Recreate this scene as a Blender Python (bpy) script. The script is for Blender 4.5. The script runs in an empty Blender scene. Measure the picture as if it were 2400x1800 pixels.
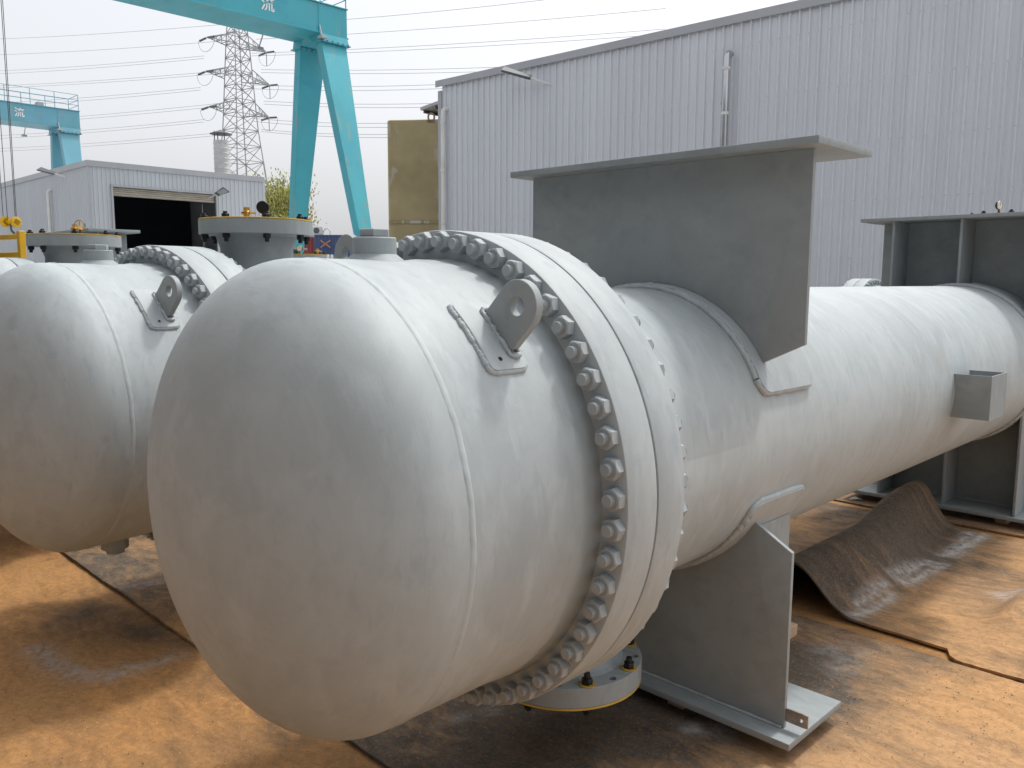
import bpy, bmesh, math, random
import numpy as np
from mathutils import Matrix, Vector, noise

random.seed(7); np.random.seed(7)
S = bpy.context.scene
COL = S.collection
PI = math.pi
R = math.radians

# ------------------------------------------------------------------ camera
F_PX, PITCH, ROLL, YAW, EYE = 1948.9, 0.1252, 0.0048, 0.7788, 1.6
FW = Vector((-math.sin(YAW)*math.cos(PITCH), math.cos(YAW)*math.cos(PITCH), -math.sin(PITCH)))
_rt = Vector((math.cos(YAW), math.sin(YAW), 0)); _up = _rt.cross(FW)
RT = _rt*math.cos(ROLL) + _up*math.sin(ROLL)
UP = _up*math.cos(ROLL) - _rt*math.sin(ROLL)
CAM = Vector((0, 0, EYE))
cd = bpy.data.cameras.new('camera'); cam = bpy.data.objects.new('camera', cd); COL.objects.link(cam)
cd.sensor_width = 36; cd.lens = F_PX/2400*36; cd.clip_start = .05; cd.clip_end = 3000
m = Matrix.Identity(4)
for i in range(3):
    m[i][0], m[i][1], m[i][2], m[i][3] = RT[i], UP[i], -FW[i], CAM[i]
cam.matrix_world = m
S.camera = cam

# ------------------------------------------------------------------ sky, sun, exposure
SUN_EL, SUN_ROT = R(61), R(3)
w = bpy.data.worlds.new('World'); S.world = w; w.use_nodes = True
nt = w.node_tree; nt.nodes.clear()
sky = nt.nodes.new('ShaderNodeTexSky'); sky.sky_type = 'NISHITA'; sky.sun_disc = False
sky.sun_elevation = SUN_EL; sky.sun_rotation = SUN_ROT
sky.air_density = 1.0; sky.dust_density = 7.0; sky.ozone_density = 1.0
hs = nt.nodes.new('ShaderNodeHueSaturation'); hs.inputs['Saturation'].default_value = .30; hs.inputs['Value'].default_value = 1.3
hz = nt.nodes.new('ShaderNodeMixRGB'); hz.inputs[0].default_value = .45; hz.inputs[2].default_value = (6.7, 6.8, 7.1, 1)
bg = nt.nodes.new('ShaderNodeBackground'); bg.inputs['Strength'].default_value = .15
wo = nt.nodes.new('ShaderNodeOutputWorld')
nt.links.new(sky.outputs[0], hs.inputs['Color']); nt.links.new(hs.outputs[0], hz.inputs[1])
nt.links.new(hz.outputs[0], bg.inputs[0]); nt.links.new(bg.outputs[0], wo.inputs[0])
sl = bpy.data.lights.new('sun', 'SUN'); sun = bpy.data.objects.new('sun', sl); COL.objects.link(sun)
sl.energy = 1.6; sl.angle = R(5); sl.color = (1, .97, .92)
sd = Vector((math.sin(SUN_ROT)*math.cos(SUN_EL), math.cos(SUN_ROT)*math.cos(SUN_EL), math.sin(SUN_EL)))
sun.rotation_euler = sd.to_track_quat('Z', 'Y').to_euler(); sun.location = sd*40
S.view_settings.view_transform = 'Standard'; S.view_settings.look = 'None'
S.view_settings.exposure = 0.15; S.view_settings.gamma = 1.0

# ------------------------------------------------------------------ point helpers
def ray(px, py):
    return FW*F_PX + RT*(px-1200) - UP*(py-900)
def gz(px, py, z=0.0):
    d = ray(px, py); return CAM + d*((z-CAM.z)/d.z)
def fwd(px, py, dist):
    d = ray(px, py); return CAM + d*(dist/(d.dot(Vector((FW.x, FW.y, 0)).normalized())))

# ------------------------------------------------------------------ materials
def new_mat(name):
    m = bpy.data.materials.new(name); m.use_nodes = True; t = m.node_tree
    b = t.nodes['Principled BSDF']; return m, t, b
def N(t, kind, **kw):
    n = t.nodes.new(kind)
    for k, v in kw.items():
        if k in n.inputs.keys(): n.inputs[k].default_value = v
        else: setattr(n, k, v)
    return n
def coords(t, scale=(1, 1, 1), jitter=True):
    tc = N(t, 'ShaderNodeTexCoord'); mp = N(t, 'ShaderNodeMapping'); mp.inputs['Scale'].default_value = scale
    t.links.new(tc.outputs['Object'], mp.inputs['Vector'])
    if jitter:
        oi = N(t, 'ShaderNodeObjectInfo'); mu = N(t, 'ShaderNodeMath', operation='MULTIPLY'); mu.inputs[1].default_value = 23.0
        t.links.new(oi.outputs['Random'], mu.inputs[0]); t.links.new(mu.outputs[0], mp.inputs['Location'])
    return mp.outputs['Vector']
def mix(t, fac, a, b, blend='MIX'):
    n = N(t, 'ShaderNodeMixRGB', blend_type=blend)
    for i, v in enumerate((fac, a, b)):
        if hasattr(v, 'is_output'): t.links.new(v, n.inputs[i])
        elif i == 0: n.inputs[0].default_value = v
        else: n.inputs[i].default_value = (*v, 1) if len(v) == 3 else v
    return n.outputs[0]
def ramp(t, src, stops):
    n = N(t, 'ShaderNodeValToRGB'); e = n.color_ramp.elements
    while len(e) < len(stops): e.new(.5)
    for i, (p, c) in enumerate(stops):
        e[i].position = p; e[i].color = (c, c, c, 1) if not hasattr(c, '__len__') else (*c, 1)
    t.links.new(src, n.inputs[0]); return n.outputs[0]
def nz(t, vec, scale, detail=4, rough=.55, dist=0):
    n = N(t, 'ShaderNodeTexNoise'); n.inputs['Scale'].default_value = scale; n.inputs['Detail'].default_value = detail
    n.inputs['Roughness'].default_value = rough; n.inputs['Distortion'].default_value = dist
    t.links.new(vec, n.inputs['Vector']); return n.outputs['Fac']
def bump(t, b, h, strength, dist, prev=None):
    n = N(t, 'ShaderNodeBump'); n.inputs['Strength'].default_value = strength; n.inputs['Distance'].default_value = dist
    t.links.new(h, n.inputs['Height'])
    if prev: t.links.new(prev, n.inputs['Normal'])
    t.links.new(n.outputs[0], b.inputs['Normal']); return n.outputs[0]
def plain(name, col, rough=.5, metal=0.0, var=.12, scale=6.0, stretch=(1, 1, 1), bmp=0.0, spec=.4):
    m, t, b = new_mat(name)
    v = coords(t, stretch); f = nz(t, v, scale)
    lo = tuple(c*(1-var) for c in col); hi = tuple(min(1, c*(1+var)) for c in col)
    t.links.new(mix(t, ramp(t, f, [(.3, 0), (.7, 1)]), lo, hi), b.inputs['Base Color'])
    b.inputs['Roughness'].default_value = rough; b.inputs['Metallic'].default_value = metal
    b.inputs['Specular IOR Level'].default_value = spec
    if bmp: bump(t, b, nz(t, v, scale*6), bmp, .004)
    return m

def paint_gray(name, col, rings=True, scuff=False):
    m, t, b = new_mat(name)
    v = coords(t, (1, 1, 1)); vs = coords(t, (1.0, 1.6, 1.0)); vt = coords(t, (1.0, 2.8, 1.0))
    f1 = nz(t, vs, 2.4, 6, .62, .8); f2 = nz(t, vt, 6.5, 5, .65, .5); f3 = nz(t, v, .9, 2); f4 = nz(t, vt, 11, 4, .6, .4)
    c = mix(t, ramp(t, f1, [(.36, 0), (.5, .6), (.64, 1)]), tuple(x*.90 for x in col), tuple(x*1.04 for x in col))
    c = mix(t, ramp(t, f2, [(.48, 0), (.68, .7)]), c, (col[0]*1.14, col[1]*1.14, col[2]*1.15))
    c = mix(t, ramp(t, f4, [(.52, 0), (.70, .7)]), c, (col[0]*.82, col[1]*.835, col[2]*.87))
    c = mix(t, ramp(t, f3, [(.45, 0), (.7, .25)]), c, (col[0]*1.0, col[1]*.97, col[2]*.93))
    sp = nz(t, v, 140, 1, .4)
    c = mix(t, ramp(t, sp, [(.80, 0), (.83, .5)]), c, tuple(x*.55 for x in col))
    if scuff:
        tc = N(t, 'ShaderNodeTexCoord'); mp = N(t, 'ShaderNodeMapping', vector_type='POINT')
        mp.inputs['Location'].default_value = (-.475/.10, -2.72/.16, -(1.235)/.13); mp.inputs['Scale'].default_value = (1/.10, 1/.16, 1/.13)
        t.links.new(tc.outputs['Object'], mp.inputs['Vector'])
        ln = N(t, 'ShaderNodeVectorMath', operation='LENGTH'); t.links.new(mp.outputs[0], ln.inputs[0])
        ad = N(t, 'ShaderNodeMath', operation='ADD'); t.links.new(ln.outputs['Value'], ad.inputs[0])
        t.links.new(nz(t, v, 14, 4, .7), ad.inputs[1])
        c = mix(t, ramp(t, ad.outputs[0], [(.0, .55), (1.25, .5), (1.4, 0)]), c, (col[0]*.92, col[1]*.88, col[2]*.83))
    t.links.new(c, b.inputs['Base Color'])
    b.inputs['Specular IOR Level'].default_value = .35
    t.links.new(ramp(t, f1, [(.3, .5), (.7, .62)]), b.inputs['Roughness'])
    p = bump(t, b, nz(t, v, 180, 2), .08, .002)
    if rings:
        wv = N(t, 'ShaderNodeTexWave', wave_type='BANDS', bands_direction='Y'); wv.inputs['Scale'].default_value = 38
        wv.inputs['Distortion'].default_value = .25; wv.inputs['Detail'].default_value = 1; wv.inputs['Detail Scale'].default_value = .4
        tc = N(t, 'ShaderNodeTexCoord'); t.links.new(tc.outputs['Object'], wv.inputs['Vector'])
        ms = N(t, 'ShaderNodeMath', operation='MULTIPLY'); t.links.new(wv.outputs['Fac'], ms.inputs[0]); t.links.new(ramp(t, f3, [(.42, .1), (.6, 1)]), ms.inputs[1])
        bump(t, b, ms.outputs[0], .03, .0011, p)
    return m

PG = (.40, .44, .45)
M = {}
M['paint'] = paint_gray('gray_vessel_paint', PG, True)
M['paint_shell'] = paint_gray('gray_shell_paint', PG, True, scuff=True)
M['plate'] = paint_gray('gray_plate_paint', (.30, .332, .34), False)
M['nut'] = paint_gray('gray_bolt_paint', (.35, .38, .388), False)
M['weld'] = paint_gray('gray_weld_paint', (.405, .445, .455), False)
M['gasket'] = plain('dark_gasket', (.03, .03, .032), .8)
M['black'] = plain('black_oxide_bolt', (.018, .018, .02), .38, .3)
M['brass'] = plain('brass', (.52, .34, .12), .35, .85, .2, 30)
M['bronze'] = plain('brown_bronze_fitting', (.16, .075, .035), .5, .4)
M['yellow'] = plain('yellow_cover', (.50, .33, .055), .6, 0, .25, 9)
M['valve_yellow'] = plain('yellow_handle', (.72, .42, .03), .45)
M['chrome'] = plain('steel_bezel', (.6, .6, .6), .25, .9)
M['dial'] = plain('white_dial', (.78, .78, .76), .4)
M['steel_tab'] = plain('bare_steel', (.36, .31, .27), .42, .75, .3, 30)
M['machine_yellow'] = plain('machine_yellow_paint', (.74, .43, .012), .45, 0, .12, 3)
M['rope'] = plain('dark_wire_rope', (.05, .05, .055), .6)
M['white_pipe'] = plain('white_pvc', (.70, .69, .66), .4, 0, .08, 2)
M['steel_pipe'] = plain('stainless_pipe', (.50, .50, .50), .22, .9, .3, 1.2, (1, 1, .4))
M['trim'] = plain('grey_flashing', (.42, .43, .45), .5, .2, .06, 1)
M['lamp'] = plain('lamp_housing', (.10, .11, .12), .5)
M['lens'] = plain('lamp_lens', (.45, .46, .46), .3)
M['galv'] = plain('galvanised_steel', (.30, .31, .315), .6, .2, .15, .5)
M['insul'] = plain('insulator_green', (.13, .16, .155), .5)
M['wire'] = plain('overhead_wire', (.28, .29, .31), .6)
M['dark'] = plain('painted_interior_dark', (.012, .014, .02), .9)  # near-black colour standing in for the shade inside the shed
M['door'] = plain('roller_door', (.42, .38, .32), .5, .2, .15, 2)
M['duct'] = plain('duct_sheet', (.50, .50, .49), .6, .1, .12, 2)
M['olive'] = None
M['white'] = plain('white_lettering', (.80, .82, .82), .6, 0, .1, 3)
M['orange_mark'] = plain('faded_orange_mark', (.42, .20, .13), .6)
M['cblue'] = plain('container_blue', (.045, .075, .16), .5, 0, .2, 1)
M['cred'] = plain('container_red', (.25, .05, .045), .6, 0, .2, 1)
M['ac'] = plain('ac_white', (.60, .60, .57), .5)
M['bark'] = plain('willow_bark', (.11, .085, .06), .9, 0, .3, 3)
M['leaf'] = plain('spring_leaf', (.36, .36, .10), .7, 0, .35, .8)
M['twig'] = plain('bare_twig', (.22, .19, .15), .9)
M['timber'] = plain('pale_timber', (.50, .36, .23), .8, 0, .25, 8, (1, .15, 1), .2)
M['paper'] = plain('white_scrap', (.75, .74, .72), .8)
M['pale_grit'] = plain('pale_grit', (.55, .42, .28), .9, 0, .5, 60)
M['pebble'] = plain('dark_pebble', (.10, .08, .06), .9, 0, .6, 40)

def cladding(name, col):
    m, t, b = new_mat(name)
    v = coords(t, (1, 1, .12)); f = nz(t, v, 1.6, 4); g = nz(t, coords(t), .5, 2)
    c = mix(t, ramp(t, f, [(.3, 0), (.7, 1)]), tuple(x*.94 for x in col), tuple(x*1.05 for x in col))
    c = mix(t, ramp(t, g, [(.4, 0), (.75, .3)]), c, (col[0]*.98, col[1]*.95, col[2]*.92))
    oi = N(t, 'ShaderNodeObjectInfo'); c = mix(t, ramp(t, oi.outputs['Random'], [(0, 0), (1, .6)]), c, tuple(x*.93 for x in col))
    st = nz(t, coords(t, (9, 9, .35)), 1.0, 5, .7); c = mix(t, ramp(t, st, [(.55, 0), (.75, .35)]), c, (col[0]*.80, col[1]*.78, col[2]*.74))
    t.links.new(c, b.inputs['Base Color']); b.inputs['Roughness'].default_value = .45; b.inputs['Metallic'].default_value = .15
    b.inputs['Specular IOR Level'].default_value = .4
    return m
M['clad'] = cladding('grey_profiled_sheet', (.69, .715, .76))
M['clad_dark'] = cladding('dark_grey_sheet', (.13, .135, .145))
M['clad_shed'] = cladding('shed_profiled_sheet', (.56, .585, .62))

def crane_paint(name, col, fade):
    m, t, b = new_mat(name)
    v = coords(t, (1, 1, .35)); f = nz(t, v, .8, 5); g = nz(t, coords(t, (1, 1, 2.4)), .55, 3)
    c = mix(t, ramp(t, f, [(.35, 0), (.7, 1)]), tuple(x*.9 for x in col), tuple(x*1.08 for x in col))
    c = mix(t, ramp(t, g, [(.58, 0), (.64, fade)]), c, (col[0]*.75, col[1]*.85, col[2]*.95))
    r = nz(t, coords(t, (1, 1, .1)), 2.5, 4)
    c = mix(t, ramp(t, r, [(.58, 0), (.74, .5)]), c, (.36, .33, .22))
    t.links.new(c, b.inputs['Base Color']); b.inputs['Roughness'].default_value = .45; b.inputs['Specular IOR Level'].default_value = .4
    return m
M['teal'] = crane_paint('turquoise_crane_paint', (.07, .41, .49), .6)
M['teal_pale'] = crane_paint('pale_turquoise_paint', (.15, .39, .48), .3)  # paler turquoise for the left crane

def olive():
    m, t, b = new_mat('olive_peeling_paint')
    v = coords(t, (1, 1, .5)); f = nz(t, coords(t), .9, 4); pl = nz(t, v, 1.7, 8, .72, .4); pl2 = nz(t, coords(t, (1, 1, .25)), .5, 2)
    c = mix(t, ramp(t, f, [(.3, 0), (.7, 1)]), (.30, .24, .12), (.40, .33, .18))
    mu = N(t, 'ShaderNodeMath', operation='MULTIPLY'); t.links.new(ramp(t, pl, [(.555, 0), (.585, 1)]), mu.inputs[0]); t.links.new(ramp(t, pl2, [(.42, 0), (.55, .9)]), mu.inputs[1])
    c = mix(t, mu.outputs[0], c, (.50, .48, .43))
    t.links.new(c, b.inputs['Base Color']); b.inputs['Roughness'].default_value = .6
    return m
M['olive'] = olive()

def dirt_mat(name, soil, dark, spray, rubber=None):
    """dusty soil; with the vertex attributes dust (0 bare, 1 covered) and spray (white overspray)"""
    m, t, b = new_mat(name)
    v = coords(t, (1, 1, 1), False); vs = coords(t, (1.0, 3.2, 1.0), False)
    wn = N(t, 'ShaderNodeTexNoise'); wn.inputs['Scale'].default_value = 2.2; wn.inputs['Detail'].default_value = 3; t.links.new(v, wn.inputs['Vector'])
    def warped(vec, amt):
        q = N(t, 'ShaderNodeVectorMath', operation='SUBTRACT'); t.links.new(wn.outputs['Color'], q.inputs[0]); q.inputs[1].default_value = (.5, .5, .5)
        k = N(t, 'ShaderNodeVectorMath', operation='SCALE'); t.links.new(q.outputs[0], k.inputs[0]); k.inputs['Scale'].default_value = amt
        r_ = N(t, 'ShaderNodeVectorMath', operation='ADD'); t.links.new(vec, r_.inputs[0]); t.links.new(k.outputs[0], r_.inputs[1]); return r_.outputs[0]
    big = nz(t, warped(v, .6), 1.3, 5, .6); mid = nz(t, warped(vs, 1.2), 4.5, 8, .68); fine = nz(t, v, 60, 5, .7)
    brush = nz(t, warped(coords(t, (2.4, 3.8, 1), False), 1.1), 3.4, 10, .74)
    s = mix(t, ramp(t, mid, [(.3, 0), (.7, 1)]), tuple(x*.78 for x in soil), tuple(x*1.15 for x in soil))
    s = mix(t, ramp(t, big, [(.40, 0), (.62, .55)]), s, (soil[0]*.92, soil[1]*1.02, soil[2]*1.25))
    base = mix(t, ramp(t, brush, [(.35, 0), (.7, 1)]), dark, tuple(x*1.9 for x in dark))
    at = N(t, 'ShaderNodeAttribute', attribute_name='dust')
    ad = N(t, 'ShaderNodeMath', operation='ADD'); t.links.new(at.outputs['Fac'], ad.inputs[0])
    mm = N(t, 'ShaderNodeMath', operation='MULTIPLY_ADD'); t.links.new(brush, mm.inputs[0]); mm.inputs[1].default_value = 1.15; mm.inputs[2].default_value = -.575
    t.links.new(mm.outputs[0], ad.inputs[1])
    m2 = N(t, 'ShaderNodeMath', operation='MULTIPLY_ADD'); t.links.new(mid, m2.inputs[0]); m2.inputs[1].default_value = 1.1; m2.inputs[2].default_value = -.55
    ad2 = N(t, 'ShaderNodeMath', operation='ADD'); t.links.new(ad.outputs[0], ad2.inputs[0]); t.links.new(m2.outputs[0], ad2.inputs[1])
    c = mix(t, ramp(t, ad2.outputs[0], [(.05, 0), (.5, .55), (.95, 1)]), base, s)
    sp = N(t, 'ShaderNodeAttribute', attribute_name='spray')
    ms = N(t, 'ShaderNodeMath', operation='MULTIPLY'); t.links.new(sp.outputs['Fac'], ms.inputs[0]); t.links.new(ramp(t, nz(t, v, 26, 5, .7), [(.33, .05), (.6, 1)]), ms.inputs[1])
    c = mix(t, ms.outputs[0], c, spray)
    c = mix(t, ramp(t, nz(t, v, 38, 6, .75), [(.38, .45), (.55, 0)]), c, tuple(x*.45 for x in soil))
    c = mix(t, ramp(t, nz(t, v, 90, 3, .7), [(.55, 0), (.75, .35)]), c, tuple(min(1, x*1.45) for x in soil))
    g = nz(t, v, 230, 2, .6)
    c = mix(t, ramp(t, g, [(.66, 0), (.74, .5)]), c, tuple(x*.5 for x in soil))
    sc = N(t, 'ShaderNodeTexVoronoi', feature='DISTANCE_TO_EDGE'); sc.inputs['Scale'].default_value = 1.1
    dn = N(t, 'ShaderNodeMixRGB'); dn.inputs[0].default_value = .22; t.links.new(v, dn.inputs[1])
    n3 = N(t, 'ShaderNodeTexNoise'); n3.inputs['Scale'].default_value = 3; t.links.new(v, n3.inputs['Vector']); t.links.new(n3.outputs['Color'], dn.inputs[2])
    t.links.new(dn.outputs[0], sc.inputs['Vector'])
    mk = N(t, 'ShaderNodeMath', operation='MULTIPLY'); t.links.new(ramp(t, sc.outputs['Distance'], [(0, .45), (.004, .2), (.008, 0)]), mk.inputs[0])
    t.links.new(ramp(t, nz(t, v, 2.3, 2), [(.58, 0), (.66, 1)]), mk.inputs[1])
    c = mix(t, mk.outputs[0], c, tuple(x*.35 for x in soil))
    if rubber is None:
        yd = N(t, 'ShaderNodeAttribute', attribute_name='yard')
        c = mix(t, yd.outputs['Fac'], c, mix(t, mid, (.36, .355, .345), (.46, .455, .445)))
    t.links.new(c, b.inputs['Base Color']); b.inputs['Roughness'].default_value = .85; b.inputs['Specular IOR Level'].default_value = .25
    p = bump(t, b, mid, .35, .02); bump(t, b, fine, .35, .006, p)
    return m
M['soil'] = dirt_mat('orange_clay_ground', (.44, .225, .082), (.085, .06, .04), (.42, .40, .39))
M['rubber'] = dirt_mat('dusty_rubber_belt', (.50, .285, .128), (.068, .061, .053), (.52, .53, .53), True)

# ------------------------------------------------------------------ mesh builder
class MB:
    def __init__(s): s.v = []; s.f = []
    def add(s, verts, faces):
        o = len(s.v); s.v += [tuple(p) for p in verts]; s.f += [tuple(i+o for i in f) for f in faces]; return s
    def box(s, x0, x1, y0, y1, z0, z1, M4=None):
        p = [(x, y, z) for z in (z0, z1) for y in (y0, y1) for x in (x0, x1)]
        if M4: p = [M4 @ Vector(q) for q in p]
        return s.add(p, [(0, 2, 3, 1), (4, 5, 7, 6), (0, 1, 5, 4), (2, 6, 7, 3), (0, 4, 6, 2), (1, 3, 7, 5)])
    def hexa(s, p):   # 8 corners: bottom ring 4, top ring 4
        return s.add(p, [(3, 2, 1, 0), (4, 5, 6, 7), (0, 1, 5, 4), (1, 2, 6, 5), (2, 3, 7, 6), (3, 0, 4, 7)])
    def bar(s, a, b, wd, ht=None, up=(0, 0, 1)):
        a, b = Vector(a), Vector(b); ht = ht or wd; d = (b-a).normalized(); u = Vector(up)
        if abs(d.dot(u)) > .95: u = Vector((1, 0, 0))
        sd_ = d.cross(u).normalized(); u = sd_.cross(d).normalized()
        c = [(-1, -1), (1, -1), (1, 1), (-1, 1)]
        return s.hexa([a+sd_*(i*wd/2)+u*(j*ht/2) for i, j in c]+[b+sd_*(i*wd/2)+u*(j*ht/2) for i, j in c])
    def lathe(s, prof, n=64, axis='y', c=(0, 0, 0), a0=0, a1=2*PI, closed_prof=False):
        full = abs(a1-a0-2*PI) < 1e-6; k = n if full else n+1; P = []
        for i in range(k):
            a = a0+(a1-a0)*i/n; ca, sa = math.cos(a), math.sin(a)
            for r, h in prof:
                if axis == 'y': P.append((c[0]+r*ca, c[1]+h, c[2]+r*sa))
                elif axis == 'z': P.append((c[0]+r*ca, c[1]+r*sa, c[2]+h))
                else: P.append((c[0]+h, c[1]+r*ca, c[2]+r*sa))
        m_ = len(prof); fs = []
        for i in range(n):
            j = (i+1) % k
            for q in range(m_-1 if not closed_prof else m_):
                q2 = (q+1) % m_
                fs.append((i*m_+q, i*m_+q2, j*m_+q2, j*m_+q) if axis != 'y' else (i*m_+q, j*m_+q, j*m_+q2, i*m_+q2))
        return s.add(P, fs)
    def tube(s, path, r, n=8, cap=True, jit=0.0):
        path = [Vector(p) for p in path]; rings = []; u = None
        for i, p in enumerate(path):
            d = (path[min(i+1, len(path)-1)]-path[max(i-1, 0)]).normalized()
            if u is None:
                u = d.orthogonal().normalized()
            u = (u-d*u.dot(d)).normalized(); v_ = d.cross(u)
            rr = (r[i] if hasattr(r, '__len__') else r)*(1+random.uniform(-jit, jit))
            rings.append([p+u*(rr*math.cos(2*PI*k/n))+v_*(rr*math.sin(2*PI*k/n)) for k in range(n)])
        P = [q for g in rings for q in g]; fs = []
        for i in range(len(path)-1):
            for k in range(n):
                k2 = (k+1) % n; fs.append((i*n+k, i*n+k2, (i+1)*n+k2, (i+1)*n+k))
        if cap:
            fs.append(tuple(range(n-1, -1, -1))); fs.append(tuple((len(path)-1)*n+k for k in range(n)))
        return s.add(P, fs)
    def prism(s, poly, h0, h1, plane='xz'):
        def P(u, v_, h): return (u, h, v_) if plane == 'xz' else ((u, v_, h) if plane == 'xy' else (h, u, v_))
        n = len(poly); vs = [P(u, v_, h0) for u, v_ in poly]+[P(u, v_, h1) for u, v_ in poly]
        return s.add(vs, [tuple(range(n)), tuple(range(2*n-1, n-1, -1))]+[(i, n+i, n+(i+1) % n, (i+1) % n) for i in range(n)])
    def mesh(s, name, smooth=35, bevel=0.0, seg=1, recalc=True):
        me = bpy.data.meshes.new(name); me.from_pydata(s.v, [], s.f)
        bm = bmesh.new(); bm.from_mesh(me)
        if recalc: bmesh.ops.recalc_face_normals(bm, faces=bm.faces)
        if bevel:
            ed = [e for e in bm.edges if len(e.link_faces) == 2 and e.calc_face_angle(0) > R(30)]
            bmesh.ops.bevel(bm, geom=ed, offset=bevel, offset_type='OFFSET', segments=seg, profile=.6, affect='EDGES', clamp_overlap=True)
        bm.to_mesh(me); bm.free()
        if smooth:
            me.polygons.foreach_set('use_smooth', [True]*len(me.polygons)); me.set_sharp_from_angle(angle=R(smooth))
        me.update(); return me
CACHE = {}
def cached(key, fn):
    if key not in CACHE: CACHE[key] = fn()
    return CACHE[key]
def obj(name, me, mat, parent=None, loc=None, rot=None):
    if mat is not None and not me.materials: me.materials.append(M[mat] if isinstance(mat, str) else mat)
    o = bpy.data.objects.new(name, me); COL.objects.link(o)
    if parent: o.parent = parent
    if loc is not None: o.location = loc
    if rot is not None: o.rotation_euler = rot
    return o
def build(name, mb, mat, parent=None, **kw):
    loc = kw.pop('loc', None); rot = kw.pop('rot', None)
    return obj(name, mb.mesh(name, **kw), mat, parent, loc, rot)
def tag(o, label=None, cat=None, group=None, kind=None):
    for k, v in (('label', label), ('category', cat), ('group', group), ('kind', kind)):
        if v: o[k] = v
    return o
def thing(name, label, cat, loc=(0, 0, 0), rz=0, group=None):
    o = bpy.data.objects.new(name, None); COL.objects.link(o); o.empty_display_size = .2
    o.location = loc; o.rotation_euler = (0, 0, rz); return tag(o, label, cat, group)

# ------------------------------------------------------------------ ground
def vnoise(x, y, s, o=0.0): return noise.noise(Vector((x*s+o, y*s-o, o*.37)))
def polydist(X, Y, pts):
    d = np.full(X.shape, 1e9)
    for (ax, ay), (bx, by) in zip(pts[:-1], pts[1:]):
        vx, vy = bx-ax, by-ay; L = vx*vx+vy*vy+1e-12
        t = np.clip(((X-ax)*vx+(Y-ay)*vy)/L, 0, 1)
        d = np.minimum(d, np.hypot(X-ax-t*vx, Y-ay-t*vy))
    return d
def G2(*px): return [tuple(gz(x, y, .01)[:2]) for x, y in px]
def set_attr(me, name, vals):
    a = me.attributes.new(name, 'FLOAT', 'POINT'); a.data.foreach_set('value', np.ascontiguousarray(vals, dtype=np.float32))

SMEAR = [(G2((85, 1515), (130, 1555), (200, 1580), (260, 1582), (300, 1560)), .05), (G2((310, 1570), (360, 1552), (410, 1532)), .03)]
def make_ground():
    nx = np.concatenate([np.linspace(-420, -40, 12), np.linspace(-36, -9, 28), np.linspace(-8.5, 1.5, 200), np.linspace(4, 200, 12)])
    ny = np.concatenate([np.linspace(-200, -8, 10), np.linspace(-4, -.3, 10), np.linspace(0, 9, 180), np.linspace(10, 30, 20), np.linspace(40, 420, 10)])
    X, Y = np.meshgrid(nx, ny); Xf, Yf = X.ravel(), Y.ravel()
    Z = np.array([.012*vnoise(x, y, .8, 3)+.004*vnoise(x, y, 4, 1) if (-9 < x < 2 and -1 < y < 9.1) else 0 for x, y in zip(Xf, Yf)])
    wx, wy = len(nx), len(ny)
    fs = [(j*wx+i, j*wx+i+1, (j+1)*wx+i+1, (j+1)*wx+i) for j in range(wy-1) for i in range(wx-1)]
    me = bpy.data.meshes.new('ground'); me.from_pydata(np.stack([Xf, Yf, Z], 1).tolist(), [], fs)
    me.polygons.foreach_set('use_smooth', [True]*len(fs))
    dust = np.array([.80+.45*vnoise(x, y, .9, 21)+.2*vnoise(x, y, 3, 8) if -9 < x < 2 and -1 < y < 9.1 else .8 for x, y in zip(Xf, Yf)])
    for pts, wd, k in ((G2((180, 1430), (330, 1460), (430, 1500)), .16, .55), (G2((300, 1480), (360, 1475)), .1, .4), (G2((0, 1480), (150, 1470)), .12, .25)):
        dust -= k*np.exp(-(polydist(Xf, Yf, pts)/wd)**2)  # darker patches on the ground beside the belt's near edge
    spray = np.zeros(Xf.shape)
    for pts, wd in SMEAR: spray = np.maximum(spray, .75*np.exp(-(polydist(Xf, Yf, pts)/wd)**2))
    d_ = np.maximum(np.maximum(Xf-.85, -11.0-Xf), np.maximum(Yf-9.3, -2.5-Yf))
    set_attr(me, 'yard', np.clip(d_/.5+.3*np.sin(Xf*1.3)*np.sin(Yf*.9), 0, 1))
    set_attr(me, 'dust', dust); set_attr(me, 'spray', spray); me.update()
    tag(obj('ground', me, 'soil'), kind='structure')
make_ground()

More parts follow.
